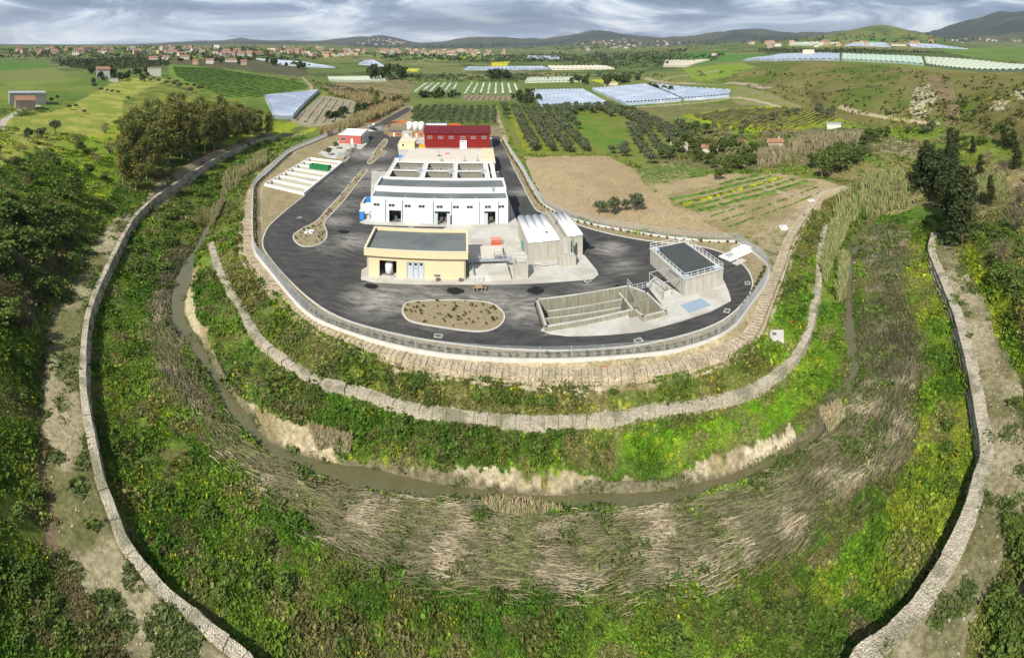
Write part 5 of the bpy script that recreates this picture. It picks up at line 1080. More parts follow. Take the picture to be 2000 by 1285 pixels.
for px, py, s in [(108,262,1.25),(82,270,1.0),(55,277,1.1),(135,214,.7),(165,222,.5),(148,210,.5),(198,180,.8),(210,180,.6),(220,182,.6),(230,184,.6),(184,174,1.0),(100,200,.7),(112,196,.7),(84,196,.7),(250,196,.6),(295,160,.8),(310,163,.9),(325,166,.9),(340,170,1.0),(352,173,1.1),(365,170,.8),(378,172,.8),(372,182,1.0),(388,178,.9),(345,163,.7),(330,158,.7),(300,156,.6),(285,156,.7),(395,176,.7),(60,262,.4)]:
    x, y, z = ground(px, py); plant('olive', x, y, s * 1.25, 'small olive tree dotted over the bright meadow on the left', 'olive tree', 'olive trees on the left meadow')
for px, py, s in [(150,290,1.2),(205,260,1.1),(215,300,1.2),(190,320,.9),(1960,520,1.2),(1985,450,1.4),(1990,400,1.5),(1930,320,1.2),(1960,340,1.3),(1700,300,1.0)]:
    x, y, z = ground(px, py); plant('bare', x, y, s * 1.2, 'leafless grey brown shrub on a slope', 'shrub', 'leafless shrubs on the slopes')
# bushes on the slopes of the bend
random.seed(9)
def bushes(n, poly, s0, s1, label, group, kind='bush'):
    w = np.array(poly, float); lo, hi = w.min(0), w.max(0); c = 0
    while c < n:
        px, py = random.uniform(lo[0], hi[0]), random.uniform(lo[1], hi[1])
        if not inpoly(np.array([px]), np.array([py]), poly)[0]: continue
        x, y, z = ground(px, py); plant(kind, x, y, random.uniform(s0, s1), label, 'bush', group, tall=random.uniform(.5, .85)); c += 1
bushes(24, [(700,800),(850,835),(1000,845),(1150,850),(1200,880),(1100,905),(950,905),(820,880),(730,850)], .35, .9, 'dark green bush on the slope between the low gabion strip and the stream', 'bushes below the low gabion strip')
bushes(20, [(400,480),(430,560),(480,640),(560,725),(680,790),(660,820),(540,770),(450,690),(400,600),(385,530)], .35, .8, 'dark bush on the left slope between the low gabion strip and the stream', 'bushes on the left slope of the bend')
bushes(18, [(600,660),(750,720),(950,758),(1150,768),(1300,752),(1200,785),(1000,795),(800,765),(640,715)], .4, .85, 'low bush on the slope between the two gabion walls', 'bushes between the gabion walls')
bushes(34, [(260,480),(330,420),(420,340),(450,330),(430,380),(380,450),(330,500),(290,560),(250,540)], .9, 1.7, 'dense green thicket bush below the left gabion wall', 'thicket bushes below the left gabion wall')
bushes(24, [(0,640),(60,640),(70,900),(110,1120),(130,1285),(0,1285)], .3, .8, 'dark green bush at the lower left corner of the slope', 'bushes at the lower left corner')
bushes(26, [(0,460),(60,420),(170,430),(200,450),(130,560),(80,640),(0,640)], .7, 1.6, 'dark bush on the left slope above the terrace', 'bushes above the left terrace')
bushes(16, [(0,270),(100,290),(220,260),(240,320),(190,430),(60,420),(0,400)], .7, 1.6, 'green bush on the sunlit slope under the left meadow', 'bushes under the left meadow')
bushes(34, [(280,960),(420,960),(700,1120),(1000,1180),(1300,1180),(1560,1130),(1640,1180),(1500,1285),(620,1285),(400,1140)], .3, .9, 'low green bush in the weedy foreground between the outer walls', 'low bushes of the foreground')
bushes(12, [(1700,1080),(1800,940),(1850,800),(1880,900),(1850,1030),(1760,1160)], .3, .8, 'low bush beside the right outer wall', 'bushes beside the right outer wall')
bushes(24, [(1900,430),(2000,420),(2000,620),(1960,560),(1910,500)], .7, 1.6, 'dark bush on the slope above the right terrace', 'bushes above the right terrace')
bushes(12, [(1960,1040),(2000,980),(2000,1285),(1940,1285)], .5, 1.1, 'dark bush at the lower right corner', 'bushes at the lower right corner')
bushes(30, [(1330,230),(1450,240),(1500,300),(1480,330),(1380,310),(1290,300)], .8, 1.6, 'bush in the overgrown garden round the palms', 'bushes round the palms')
bushes(16, [(1880,230),(1960,240),(2000,270),(2000,300),(1900,300),(1860,270)], 1.0, 2.2, 'brown green bush at the foot of the right hillside', 'bushes at the foot of the right hillside')
# seedlings along the fence strip and on the islands
def seed(x, y, z, s, lb, gp): plant('small', x, y, s, lb, 'shrub', gp, z=z, sink=0)
strip = resample(wf[11:31], 1.6); nn = normals2(strip)
for q, v in list(zip(strip, nn))[:150]: seed(q[0] + v[0] * .9 + random.uniform(-.15, .15), q[1] + v[1] * .9, 0, random.uniform(.8, 1.3), 'small planted shrub in the strip just inside the front fence', 'planted shrubs along the fence')
strip = resample(wf[:11], 2.2); nn = normals2(strip)
for q, v in list(zip(strip, nn))[4:90]: seed(q[0] + v[0] * 1.1, q[1] + v[1] * 1.1, 0, random.uniform(.7, 1.2), 'small planted shrub in the strip beside the bare field fence', 'planted shrubs beside the bare field')
for k_, (n_, lb) in {'large': (60, 'small planted shrub on the rounded island'), 'drop': (80, 'small planted shrub on the long drop shaped island'), 'thin': (26, 'small planted shrub on the kinked island')}.items():
    p = isl_pts[k_]; poly = [tuple(a[:2]) for a in p]; lo, hi = p[:, :2].min(0), p[:, :2].max(0); c = 0
    while c < n_:
        x, y = rng.uniform(lo, hi)
        if inpoly(np.array([x]), np.array([y]), poly)[0] and np.min(np.hypot(p[:, 0] - x, p[:, 1] - y)) > .5: seed(x, y, .1, random.uniform(.4, .8), lb, lb + 's'); c += 1
for px, py, s in [(1330,252,1.0),(1345,262,1.1),(1362,256,1.0),(1380,262,1.1),(1395,258,.9),(1338,285,1.1),(1352,292,1.0),(1375,296,1.1),(1392,305,1.0),(1418,300,1.2),(1436,290,1.1),(1460,312,1.0),(1472,300,.9),(1325,300,1.0),(1312,312,1.1),(1290,312,.9),(1365,315,1.0),(1385,322,.9),(1430,328,.9),(1470,322,.8)]:
    x, y, z = ground(px, py); plant('round', x, y, s * .85, 'bushy green tree in the thick garden round the fan palms', 'tree', 'garden trees round the fan palms')
# palms
frond = mat('palm_frond', (.10, .13, .035), (.17, .18, .06), scale=1.5, rough=.6); deadf = mat('dead_frond', (.26, .19, .1), (.2, .15, .08))
def make_palm(v, h):
    random.seed(40 + v); r = bpy.data.objects.new('palm_tree', None); C.objects.link(r); b = B(); b.cyl((0, 0, -.3), (.2, .1, h), .34, .26, 9); b.build('trunk', bark, r)
    b = B(); d = B()
    for i in range(44):
        a = random.uniform(0, 6.28); el = random.uniform(-.5, 1.3); tgt = b if el > -.15 else d; l = random.uniform(2.2, 3.2); pr = None
        for s in range(6):
            t = s / 5; x = math.cos(a) * l * t * math.cos(el * (1 - t * .4)); y = math.sin(a) * l * t * math.cos(el * (1 - t * .4)); z = h + l * (math.sin(el) * t - .55 * t * t); w_ = .38 * math.sin(math.pi * (.15 + .8 * t)); cu = (x - math.sin(a) * w_ + .2, y + math.cos(a) * w_, z - .12), (x + .2, y, z + .05), (x + math.sin(a) * w_ + .2, y - math.cos(a) * w_, z - .12)
            if pr: tgt.add([*pr, *cu], [(0, 1, 4, 3), (1, 2, 5, 4)])
            pr = cu
    b.build('fronds', frond, r); d.build('dead_fronds', deadf, r); return r
palms = [make_palm(i, h) for i, h in enumerate((5.5, 7.5, 9.5))]
pp = [(1398,300,2),(1412,290,1),(1425,318,1),(1448,306,2),(1440,318,1),(1395,270,1),(1380,285,0),(1365,278,0),(1350,262,0),(1420,270,1),(1408,318,0),(1452,296,1),(1345,275,0),(1300,318,0),(1290,308,0),(1310,302,0),(1340,310,0),(1355,300,0),(1450,330,0)]
done = set(); random.seed(3)
for px, py, i in pp:
    x, y, z = ground(px, py); o = palms[i] if i not in done else copy_tree(palms[i]); done.add(i); o.location = (x, y, z); o.rotation_euler = (0, 0, random.uniform(0, 6)); s = random.uniform(.8, 1.1) * (.45 if i == 0 and px < 1360 else .9); o.scale = (s * 1.1, s * 1.1, s if i else s * .6); tag(o, 'fan palm in the overgrown garden right of the orchard', 'palm', 'fan palms in the garden')

# ------------------------------------------------------------ crop rows, greenhouses, houses, town
def crop_rows(name, poly, p0, p1, sp, w_, h_, colr, label, step=4.0, gap=.0, mt=None):
    w = np.array([ground(*p)[:2] for p in poly]); a, b_ = np.array(ground(*p0)[:2]), np.array(ground(*p1)[:2]); u = (b_ - a) / np.linalg.norm(b_ - a); v = np.array([-u[1], u[0]])
    U = (w - a) @ u; Vv = (w - a) @ v; VV = []; FF = []; CC = []; wl_ = [tuple(k) for k in w]; base = 0
    for i in np.arange(Vv.min(), Vv.max(), sp):
        j = np.arange(U.min(), U.max(), step); q = a + np.outer(j, u) + v * i; m_ = inpoly(q[:, 0], q[:, 1], wl_); z = zat(q[:, 0], q[:, 1]); k = len(j); jt = rng.uniform(.55, 1.25, k)
        for s, hh in ((-1, -.2), (-.55, .9), (.55, .9), (1, -.2)): VV.append(np.c_[q + v * (w_ / 2 * s) * jt[:, None], z + h_ * (hh if hh < 0 else hh * jt)])
        ok = np.nonzero(m_[:-1] & m_[1:] & (rng.random(k - 1) >= gap))[0]
        for s in range(3): FF.append(np.stack([base + s * k + ok, base + s * k + ok + 1, base + (s + 1) * k + ok + 1, base + (s + 1) * k + ok], 1))
        CC.append(np.tile(np.array(colr)[None] * rng.uniform(.6, 1.3, (k, 1)), (4, 1))); base += 4 * k
    o = mesh_np(name, np.concatenate(VV), np.concatenate(FF)[:, ::-1], mt or veg, np.concatenate(CC)); return tag(o, kind='stuff')
crop_rows('vineyard_rows', [(335,130),(420,133),(520,149),(595,162),(600,172),(560,182),(520,190),(445,193),(405,178),(345,150)], (440,190), (600,168), 6.0, 1.8, .9, (.11,.20,.03), '')
crop_rows('crop_rows', [(575,234),(630,190),(698,200),(688,220),(660,238),(605,244)], (600,244), (640,190), 6.0, 1.6, .8, (.34,.33,.26), '', mt=straw)
net = mat('greenhouse_film', (.42, .49, .60), (.34, .42, .54), scale=.25, rough=.35, c3=(.52, .58, .66), s3=.06)
net2 = mat('pale_netting', (.58, .62, .52), (.42, .50, .36), scale=.3, rough=.7)
crop_rows('netted_rows', [(806,181),(832,162),(905,162),(893,184)], (830,183), (853,162), 7.5, 3.0, 1.4, (.50,.56,.42), '', mt=straw)
crop_rows('netted_rows', [(903,184),(915,162),(1010,163),(1029,185)], (950,185), (955,162), 7.5, 2.6, 1.4, (.55,.62,.45), '', mt=straw)
crop_rows('crop_rows', [(905,187),(1030,187),(1030,196),(905,196)], (950,196), (955,187), 5, 1.2, .8, (.22,.18,.11), '', mt=straw)
crop_rows('vineyard_rows', [(1345,226),(1440,213),(1530,208),(1575,213),(1645,232),(1600,244),(1500,260),(1410,247)], (1450,250), (1560,214), 4.2, 1.0, 1.2, (.13,.12,.05), '')
crop_rows('vegetable_rows', [(1300,392),(1470,338),(1530,346),(1595,358),(1540,375),(1400,412),(1350,412)], (1400,410), (1570,362), 4.4, 2.2, .4, (.11,.21,.03), '', step=1.6, gap=.12)
crop_rows('vegetable_rows', [(1380,420),(1560,375),(1600,362),(1600,390),(1480,440),(1430,450)], (1430,440), (1590,380), 4.6, .7, .35, (.12,.19,.03), '', step=1.4, gap=.3)
crop_rows('vegetable_rows', [(1240,331),(1345,316),(1390,333),(1265,358)], (1265,356), (1370,326), 2.2, 1.0, .4, (.11,.19,.04), '', step=1.4, gap=.2)
crop_rows('flowering_rows', [(1300,392),(1470,338),(1530,346),(1560,368),(1400,412),(1350,412)], (1405, 405), (1560, 358), 13.2, 2.0, .6, (.42,.42,.02), '', step=1.4, gap=.25)
crop_rows('vineyard_rows', [(1697,289),(1745,274),(1818,292),(1793,309)], (1720,296), (1800,306), 2.4, .7, .8, (.12,.12,.05), '', step=1.5, gap=.2)
def greenhouse(c, n, h, m, label, name='greenhouse', grp=None, px=True, flat=0.0, seg=14):
    """multi span tunnels over a traced field: corners a-b along the near ends, d-c along the far ends"""
    g = [np.array(ground(*p)) if px else np.array(p) for p in c]; o = g[0].copy(); root = empty(name, tuple(o), 0, label, 'greenhouse', grp)
    k = 6; VV = []; FF = []
    for i in range(n):
        for s in range(seg + 1):
            t = s / seg
            for j in range(k + 1):
                u = (i + j / k) / n; q = (g[0] * (1 - u) + g[1] * u) * (1 - t) + (g[3] * (1 - u) + g[2] * u) * t; z = float(zat(q[0], q[1])); VV.append((q[0] - o[0], q[1] - o[1], z + h * (.62 + .38 * math.sin(math.pi * j / k)) - o[2]))
        b0 = i * (seg + 1) * (k + 1)
        for s in range(seg):
            for j in range(k): a = b0 + s * (k + 1) + j; FF.append((a, a + 1, a + k + 2, a + k + 1))
    mesh_np('film_roof', VV, FF, m, None, root)
    b = B(); V2 = []
    for p, q in ((0, 1), (1, 2), (2, 3), (3, 0)):
        for s in range(12):
            a = g[p] + (g[q] - g[p]) * s / 12; e_ = g[p] + (g[q] - g[p]) * (s + 1) / 12; za, ze = float(zat(a[0], a[1])) - o[2], float(zat(e_[0], e_[1])) - o[2]
            b.add([(a[0] - o[0], a[1] - o[1], za - .3), (e_[0] - o[0], e_[1] - o[1], ze - .3), (e_[0] - o[0], e_[1] - o[1], ze + h * .72), (a[0] - o[0], a[1] - o[1], za + h * .72)], [(0, 1, 2, 3)])
    b.build('side_wall', m, root); return root
greenhouse([(572,233),(624,180),(517,192),(535,231)], 16, 3.4, net, 'large pale blue greenhouse roof on the slope behind the eucalyptus grove')
greenhouse([(1056,211),(1192,207),(1140,178),(1036,180)], 15, 3.2, net, 'long white plastic tunnels side by side beyond the orchard')
greenhouse([(1222,206),(1330,198),(1262,168),(1156,177)], 16, 3.5, net, 'broad pale blue greenhouse right of the white tunnels, left half')
greenhouse([(1336,197),(1424,190),(1428,181),(1270,167)], 14, 3.5, net, 'broad pale blue greenhouse right of the white tunnels, right half')
greenhouse([(645,159),(756,159),(745,151),(640,152)], 20, 2.6, net2, 'low ribbed plastic tunnels left of the netted rows')
greenhouse([(905,137),(1075,136),(1060,131),(915,132)], 20, 3, net, 'long narrow greenhouse strip in the middle distance of the plain')
greenhouse([(1078,137),(1200,135),(1180,129),(1070,130)], 14, 3, mat('cream_film', (.7, .66, .52), (.62, .6, .5)), 'cream coloured greenhouse strip in the middle distance')
greenhouse([(1025,162),(1135,160),(1125,152),(1030,154)], 14, 2.5, net2, 'greenish netting over a field beyond the white tunnels')
greenhouse([(700,126),(752,130),(730,119),(712,119)], 10, 3, net, 'small row of white tunnels left of the distant green hill')
greenhouse([(560,128),(655,133),(600,124),(500,116)], 18, 3, net, 'white tunnels below the distant town on the left')
greenhouse([(1295,131),(1350,128),(1385,118),(1300,119)], 10, 3, mat('beige_film', (.62, .56, .44), (.55, .5, .4)), 'beige film covered field at the foot of the right plateau')
greenhouse([(1452,118),(1640,119),(1640,106),(1530,107)], 18, 3, net, 'long pale greenhouse along the plateau edge on the right')
greenhouse([(1644,119),(1805,129),(1800,113),(1645,106)], 16, 3, mat('green_film', (.46, .60, .50), (.42, .54, .44)), 'pale green film covered greenhouse on the plateau edge')
greenhouse([(1810,129),(2040,142),(2060,128),(1805,113)], 22, 3, net2, 'greyish netted greenhouse running off the right edge of the plateau')
greenhouse([(1540,89),(1600,90),(1640,84),(1545,84)], 8, 4, net2, 'distant white film field below the round green hill, left one')
greenhouse([(1650,90),(1740,92),(1730,85),(1670,84)], 10, 4, net, 'distant white film field below the round green hill, middle one')
greenhouse([(1780,92),(1890,96),(1830,88),(1770,86)], 10, 4, net, 'distant white film field below the round green hill, right one')
greenhouse([(1030,114),(1100,116),(1090,111),(1030,110)], 8, 4, net, 'thin distant white greenhouse roofs before the central hills')
# houses
wallc = [mat('house_wall_%s' % n_, c, tuple(k * .88 for k in c), scale=.4) for n_, c in (('cream', (.62, .56, .44)), ('white', (.70, .68, .62)), ('ochre', (.52, .40, .24)), ('pinkish', (.50, .38, .31)), ('grey', (.45, .43, .39)))]
pvc = mat('dark_shutter', (.10, .09, .08))
def house(name, x, y, rz, w_, d_, h_, wm_, roofk, label, cat='house', grp=None, nwin=3, floors=2, z=None):
    z = float(zat(x, y)) - .3 if z is None else z; r = empty(name, (x, y, z), rz, label, cat, grp); b = B(); b.box(0, w_, 0, d_, -2, h_)
    if roofk == 'gable': b.add([(0, 0, h_), (0, d_, h_), (0, d_ / 2, h_ + d_ * .22), (w_, 0, h_), (w_, d_, h_), (w_, d_ / 2, h_ + d_ * .22)], [(0, 2, 1), (3, 4, 5)])
    b.build('wall', wm_, r); b = B(); e_ = .5
    if roofk == 'gable':
        t = h_ + d_ * .22; s = h_ - .12
        b.add([(-e_, -e_, s), (w_ + e_, -e_, s), (w_ + e_, d_ / 2, t), (-e_, d_ / 2, t), (-e_, -e_, s + .25), (w_ + e_, -e_, s + .25), (w_ + e_, d_ / 2, t + .25), (-e_, d_ / 2, t + .25)], [(0, 3, 2, 1), (4, 5, 6, 7), (0, 1, 5, 4), (1, 2, 6, 5), (3, 0, 4, 7)])
        b.add([(-e_, d_ / 2, t), (w_ + e_, d_ / 2, t), (w_ + e_, d_ + e_, s), (-e_, d_ + e_, s), (-e_, d_ / 2, t + .25), (w_ + e_, d_ / 2, t + .25), (w_ + e_, d_ + e_, s + .25), (-e_, d_ + e_, s + .25)], [(0, 3, 2, 1), (4, 5, 6, 7), (2, 3, 7, 6), (1, 2, 6, 5), (3, 0, 4, 7)])
        ro = b.build('roof', terr, r); B().box(w_ * .7, w_ * .7 + .7, d_ * .6, d_ * .6 + .7, h_, h_ + d_ * .22 + .8).build('chimney', wm_, ro)
    else: b.box(-.2, w_ + .2, -.2, d_ + .2, h_ + .002, h_ + .35); b.build('roof', concw if roofk == 'flat' else bar_m, r)
    for f in range(floors):
        for i in range(nwin):
            xx = w_ * (i + .5) / nwin; zz = 1.6 + f * 3.0
            if zz + .8 < h_: window(r, xx, zz, 1.3, 1.5, -.02, 1)
    for i in range(2):
        B().box(w_ + .002, w_ + .05, d_ * (.25 + .4 * i), d_ * (.25 + .4 * i) + 1.3, 1.0, 2.5).build('side_window', darkg, r)
    return r
def hpx(name, px, py, rz, w_, d_, h_, wi, rk, label, **k): x, y, z = ground(px, py); return house(name, x, y, R(rz), w_, d_, h_, wallc[wi], rk, label, **k)
hpx('farmhouse', 30, 213, 60, 12, 10, 5.5, 3, 'gable', 'brick coloured house with a terracotta roof at the left edge, front of the grey shed')
hpx('grey_shed', 18, 204, 60, 24, 12, 7.5, 4, 'metal', 'grey metal shed behind the terracotta roofed house at the left edge', cat='shed', floors=1, nwin=2)
hpx('farmhouse', 188, 153, 48, 14, 11, 9.5, 1, 'gable', 'tall white house with a terracotta roof standing on the left ridge')
hpx('farmhouse', 288, 148, 42, 15, 10, 8.0, 1, 'flat', 'white flat roofed house right of the terracotta roofed one on the left ridge')
hpx('farm_shed', 212, 159, 42, 9, 5, 2.8, 1, 'flat', 'little white shed below the tall house on the left ridge', cat='shed', floors=1, nwin=1)
hpx('farm_hut', 1500, 290, -28, 7, 5, 3.2, 0, 'gable', 'cream hut with a terracotta roof among the reeds right of the palms', cat='hut', floors=1, nwin=1)
hpx('farm_hut', 1310, 295, -18, 8, 6, 3.0, 4, 'flat', 'grey flat roofed hut half hidden by shrubs below the palms', cat='hut', floors=1, nwin=1)
hpx('farm_hut', 1372, 300, -18, 7, 5, 3.0, 0, 'gable', 'cream hut with a reddish roof between the palms', cat='hut', floors=1, nwin=1)
hpx('farm_shed', 1615, 252, -35, 8, 5, 3, 1, 'metal', 'pale metal shed beside the junk heap below the right hillside', cat='shed', floors=1, nwin=1)
hpx('farm_shed', 1180, 167, -10, 16, 8, 3.5, 0, 'flat', 'low cream farm shed beside the far palms behind the broad greenhouse', cat='shed', floors=1)
hpx('villa', 1568, 108, -32, 22, 16, 11, 0, 'flat', 'beige two storey house standing on the edge of the right plateau', cat='house')
hpx('farmhouse', 1390, 110, -20, 12, 9, 6, 1, 'gable', 'lone white house on the slope left of the right plateau')
for i, (px, py, w_, wi, lb) in enumerate([(376,126,9,2,'little orange house at the top of the vineyard field'),(402,124,13,1,'white house with a terracotta roof above the vineyard field'),(470,127,10,3,'small brick house at the right end of the vineyard ridge'),(316,117,14,1,'tall pale house with a red roof behind the vineyard ridge'),(290,119,16,0,'long cream house left of the tall pale house on the left ridge'),(350,116,20,0,'wide cream house with a terracotta roof behind the vineyard ridge'),(440,121,30,1,'long low white building right of the vineyard ridge houses')]):
    hpx('farmhouse', px, py, 30, w_, 10, 6.5 if i != 6 else 4, wi, 'gable', lb, cat='house', nwin=2)
# town: one mesh per house, two materials
def far_house(v):
    random.seed(100 + v); b = B(); w_, d_ = random.uniform(11, 19), random.uniform(9, 13); h_ = random.choice([4, 6.5, 6.5, 9]) if v < 9 else random.uniform(9, 12)
    b.box(-w_ / 2, w_ / 2, -d_ / 2, d_ / 2, -6, h_); nf = len(b.f)
    if v % 3 != 2 and v < 9: t = h_ + d_ * .24; a, c = w_ / 2 + .5, d_ / 2 + .5; b.add([(-a, -c, h_), (a, -c, h_), (a, c, h_), (-a, c, h_), (-a + 2, 0, t), (a - 2, 0, t)], [(0, 1, 5, 4), (1, 2, 5), (2, 3, 4, 5), (3, 0, 4)])
    nr = len(b.f)
    for s in range(int(h_ // 3)):
        for i in range(3): x = -w_ / 2 + w_ * (i + .5) / 3; z = 1 + s * 3; b.add([(x - .7, -d_ / 2 - .05, z), (x + .7, -d_ / 2 - .05, z), (x + .7, -d_ / 2 - .05, z + 1.5), (x - .7, -d_ / 2 - .05, z + 1.5)], [(0, 1, 2, 3)])
    me = bpy.data.meshes.new('town_house'); me.from_pydata(b.v, [], b.f); me.materials.append(wallc[v % 5]); me.materials.append(terr); me.materials.append(darkg)
    for i, p in enumerate(me.polygons): p.material_index = 0 if i < nf else 1 if i < nr else 2
    return me
FH = [far_house(v) for v in range(12)]
def town(n, poly, label, grp, big=.1, s=1.0):
    w = np.array(poly, float); lo, hi = w.min(0), w.max(0); c = 0; tr_ = 0
    while c < n and tr_ < n * 60:
        tr_ += 1; px, py = random.uniform(lo[0], hi[0]), random.uniform(lo[1], hi[1])
        if not inpoly(np.array([px]), np.array([py]), poly)[0]: continue
        x, y, z = ground(px, py)
        if math.hypot(x, y) > 9000: continue
        o = bpy.data.objects.new('town_house', FH[random.randrange(9) if random.random() > big else random.randrange(9, 12)]); C.objects.link(o); o.location = (x, y, z); o.rotation_euler = (0, 0, -math.atan2(x, y) + random.uniform(-.5, .5)); q = random.uniform(.85, 1.25) * s; o.scale = (q, q, q); tag(o, label, 'house', grp); c += 1
random.seed(21)
town(34, [(0,96),(90,93),(200,95),(230,106),(120,108),(0,106)], 'small village house among trees at the far left', 'village houses at the far left', 0)
town(52, [(200,94),(330,90),(440,94),(520,100),(500,112),(330,110),(220,106)], 'village house on the low ridge above the vineyard', 'village houses above the vineyard', .03)
town(52, [(510,93),(600,92),(690,98),(720,106),(640,112),(520,108)], 'town house on the hillside left of the distant centre', 'town houses left of centre', .10, .95)
town(84, [(690,98),(790,95),(900,98),(1000,100),(1000,108),(880,110),(760,106)], 'tiny house of the distant town behind the plain', 'houses of the distant town', .06, 1.15)
town(26, [(690,84),(745,75),(800,86),(740,90)], 'pale house of the hilltop town on the central left hill', 'houses of the hilltop town', 0, 1.5)
town(40, [(1120,84),(1240,74),(1340,84),(1260,98),(1150,100)], 'scattered pale villa on the hills right of centre', 'villas on the central right hills', .0, 1.35)
town(24, [(1450,82),(1600,84),(1800,82),(1900,84),(1800,90),(1480,94)], 'small far house below the round green hill on the right', 'far houses below the round hill', 0, 1.2)
town(12, [(1860,76),(1990,76),(2000,82),(1860,82)], 'white speck of a house at the foot of the right mountain', 'houses at the foot of the right mountain', 0, 1.5)
# distant trees: hedges, copses and woods
def far_tree(v):
    random.seed(200 + v); ls = [(random.uniform(-.9, .9), random.uniform(-.9, .9), random.uniform(2.6, 4.4), random.uniform(1.8, 2.6)) for _ in range(5)]
    ps = [crown_np(7, 6, ell(*l[:3], l[3], l[3], l[3]), 1.5, .8, (.055, .08, .025), .4) for l in ls]; V = np.concatenate([p[0] for p in ps]); cc = np.concatenate([p[2] for p in ps]); n = len(V) // 4
    me_o = mesh_np('distant_tree', V, np.arange(n * 4).reshape(n, 4), veg, cc); me = me_o.data; bpy.data.objects.remove(me_o); return me
FT = [far_tree(v) for v in range(5)]
def wood(n, poly, label, grp, s=1.0):
    w = np.array(poly, float); lo, hi = w.min(0), w.max(0); c = 0
    while c < n:
        px, py = random.uniform(lo[0], hi[0]), random.uniform(lo[1], hi[1])
        if not inpoly(np.array([px]), np.array([py]), poly)[0]: continue
        x, y, z = ground(px, py); o = bpy.data.objects.new('distant_tree', random.choice(FT)); C.objects.link(o); o.location = (x, y, z - .5); o.rotation_euler = (0, 0, random.uniform(0, 6)); q = random.uniform(.7, 1.3) * s; o.scale = (q, q, q * random.uniform(.9, 1.5)); tag(o, label, 'tree', grp); c += 1
random.seed(31)
wood(30, [(160,150),(190,140),(300,140),(320,148),(280,160),(180,162)], 'garden tree round the two houses on the left ridge', 'garden trees on the left ridge', .8)
wood(26, [(330,118),(480,118),(600,128),(640,140),(600,136),(480,126),(340,122)], 'tree in the hedge behind the vineyard field', 'hedge trees behind the vineyard', 1.1)
wood(16, [(820,186),(900,184),(905,192),(820,192)], 'dark shrub tree in the hedge below the netted rows', 'hedge trees below the netted rows', .8)
wood(20, [(1000,190),(1040,182),(1060,205),(1010,208)], 'dark tree left of the white tunnels', 'trees left of the white tunnels', .7)
wood(22, [(1110,158),(1240,150),(1260,160),(1180,168),(1120,166)], 'dark tree by the far palms and farm sheds', 'trees by the far farm sheds', 1.0)
wood(9, [(1270,170),(1345,182),(1340,185),(1268,173)], 'tree of the short row in the middle of the broad greenhouse', 'trees in the broad greenhouse', .7)
wood(8, [(720,150),(790,140),(792,156),(730,160)], 'large dark tree right of the low ribbed tunnels', 'large trees right of the low tunnels', 2.0)
wood(14, [(950,150),(1000,148),(1000,154),(950,156)], 'tree of the dark group beyond the netted rows', 'dark group beyond the netted rows', 1.4)
wood(30, [(620,235),(700,230),(790,200),(740,200),(640,225)], 'brownish shrub beside the reeds left of the entrance road', 'shrubs beside the entrance reeds', .6)
def woods(n, polys, s0, s1, base, name='distant_wood'):
    X = []
    for poly in polys:
        w = np.array([PD(p[0], p[1], 1)[:2] for p in poly]); lo = min(p[1] for p in poly); Pp = np.array(poly, float); a = rng.uniform(Pp.min(0), Pp.max(0), (n * 6, 2)); a = a[inpoly(a[:, 0], a[:, 1], poly)][:n]
        for px, py in a:
            g3 = ground(px, py); X.append(g3)
    X = np.array(X); r = np.hypot(X[:, 0], X[:, 1]); m_ = 5; s = rng.uniform(s0, s1, len(X)) * np.clip(r / 1500, .35, 4)
    cc = X[:, None, :] + rng.normal(size=(len(X), m_, 3)) * s[:, None, None] * np.array([1.0, 1.0, .45]) + np.array([0, 0, 1]) * s[:, None, None] * .5; V, F = cards(cc.reshape(-1, 3), np.repeat(s * 1.3, m_), .3)
    tag(mesh_np(name, V, F, veg, np.repeat(np.repeat(np.array(base)[None] * rng.uniform(.6, 1.4, (len(X), 1)), m_, 0), 4, 0)), kind='stuff')
woods(800, [[(0,97),(100,94),(250,93),(450,92),(620,97),(700,104),(600,118),(400,118),(200,118),(0,112)], [(110,118),(330,112),(330,128),(200,138),(120,130)], [(700,104),(1000,108),(1250,104),(1350,96),(1300,118),(1000,122),(760,118)]], 2.2, 5.5, (.05, .07, .025))
woods(260, [[(640,92),(1000,86),(1250,80),(1500,74),(1700,66),(1900,70),(1900,84),(1500,86),(1200,98),(800,98)], [(1480,97),(1700,97),(1850,103),(1700,103),(1500,102)], [(1100,120),(1300,110),(1420,104),(1400,118),(1250,134),(1140,130)],[(680,150),(800,146),(1100,145),(1250,140),(1300,150),(1000,160),(800,160)]], 2.2, 5.5, (.055, .075, .028))
woods(330, [[(480,150),(620,160),(800,190),(790,205),(700,200),(640,184),(600,160)], [(1330,140),(1700,130),(1850,145),(2000,150),(2000,250),(1850,240),(1600,215),(1450,165)],[(1020,208),(1100,212),(1230,210),(1220,216),(1020,212)]], 1.8, 4.5, (.075, .085, .03), 'hillside_scrub')
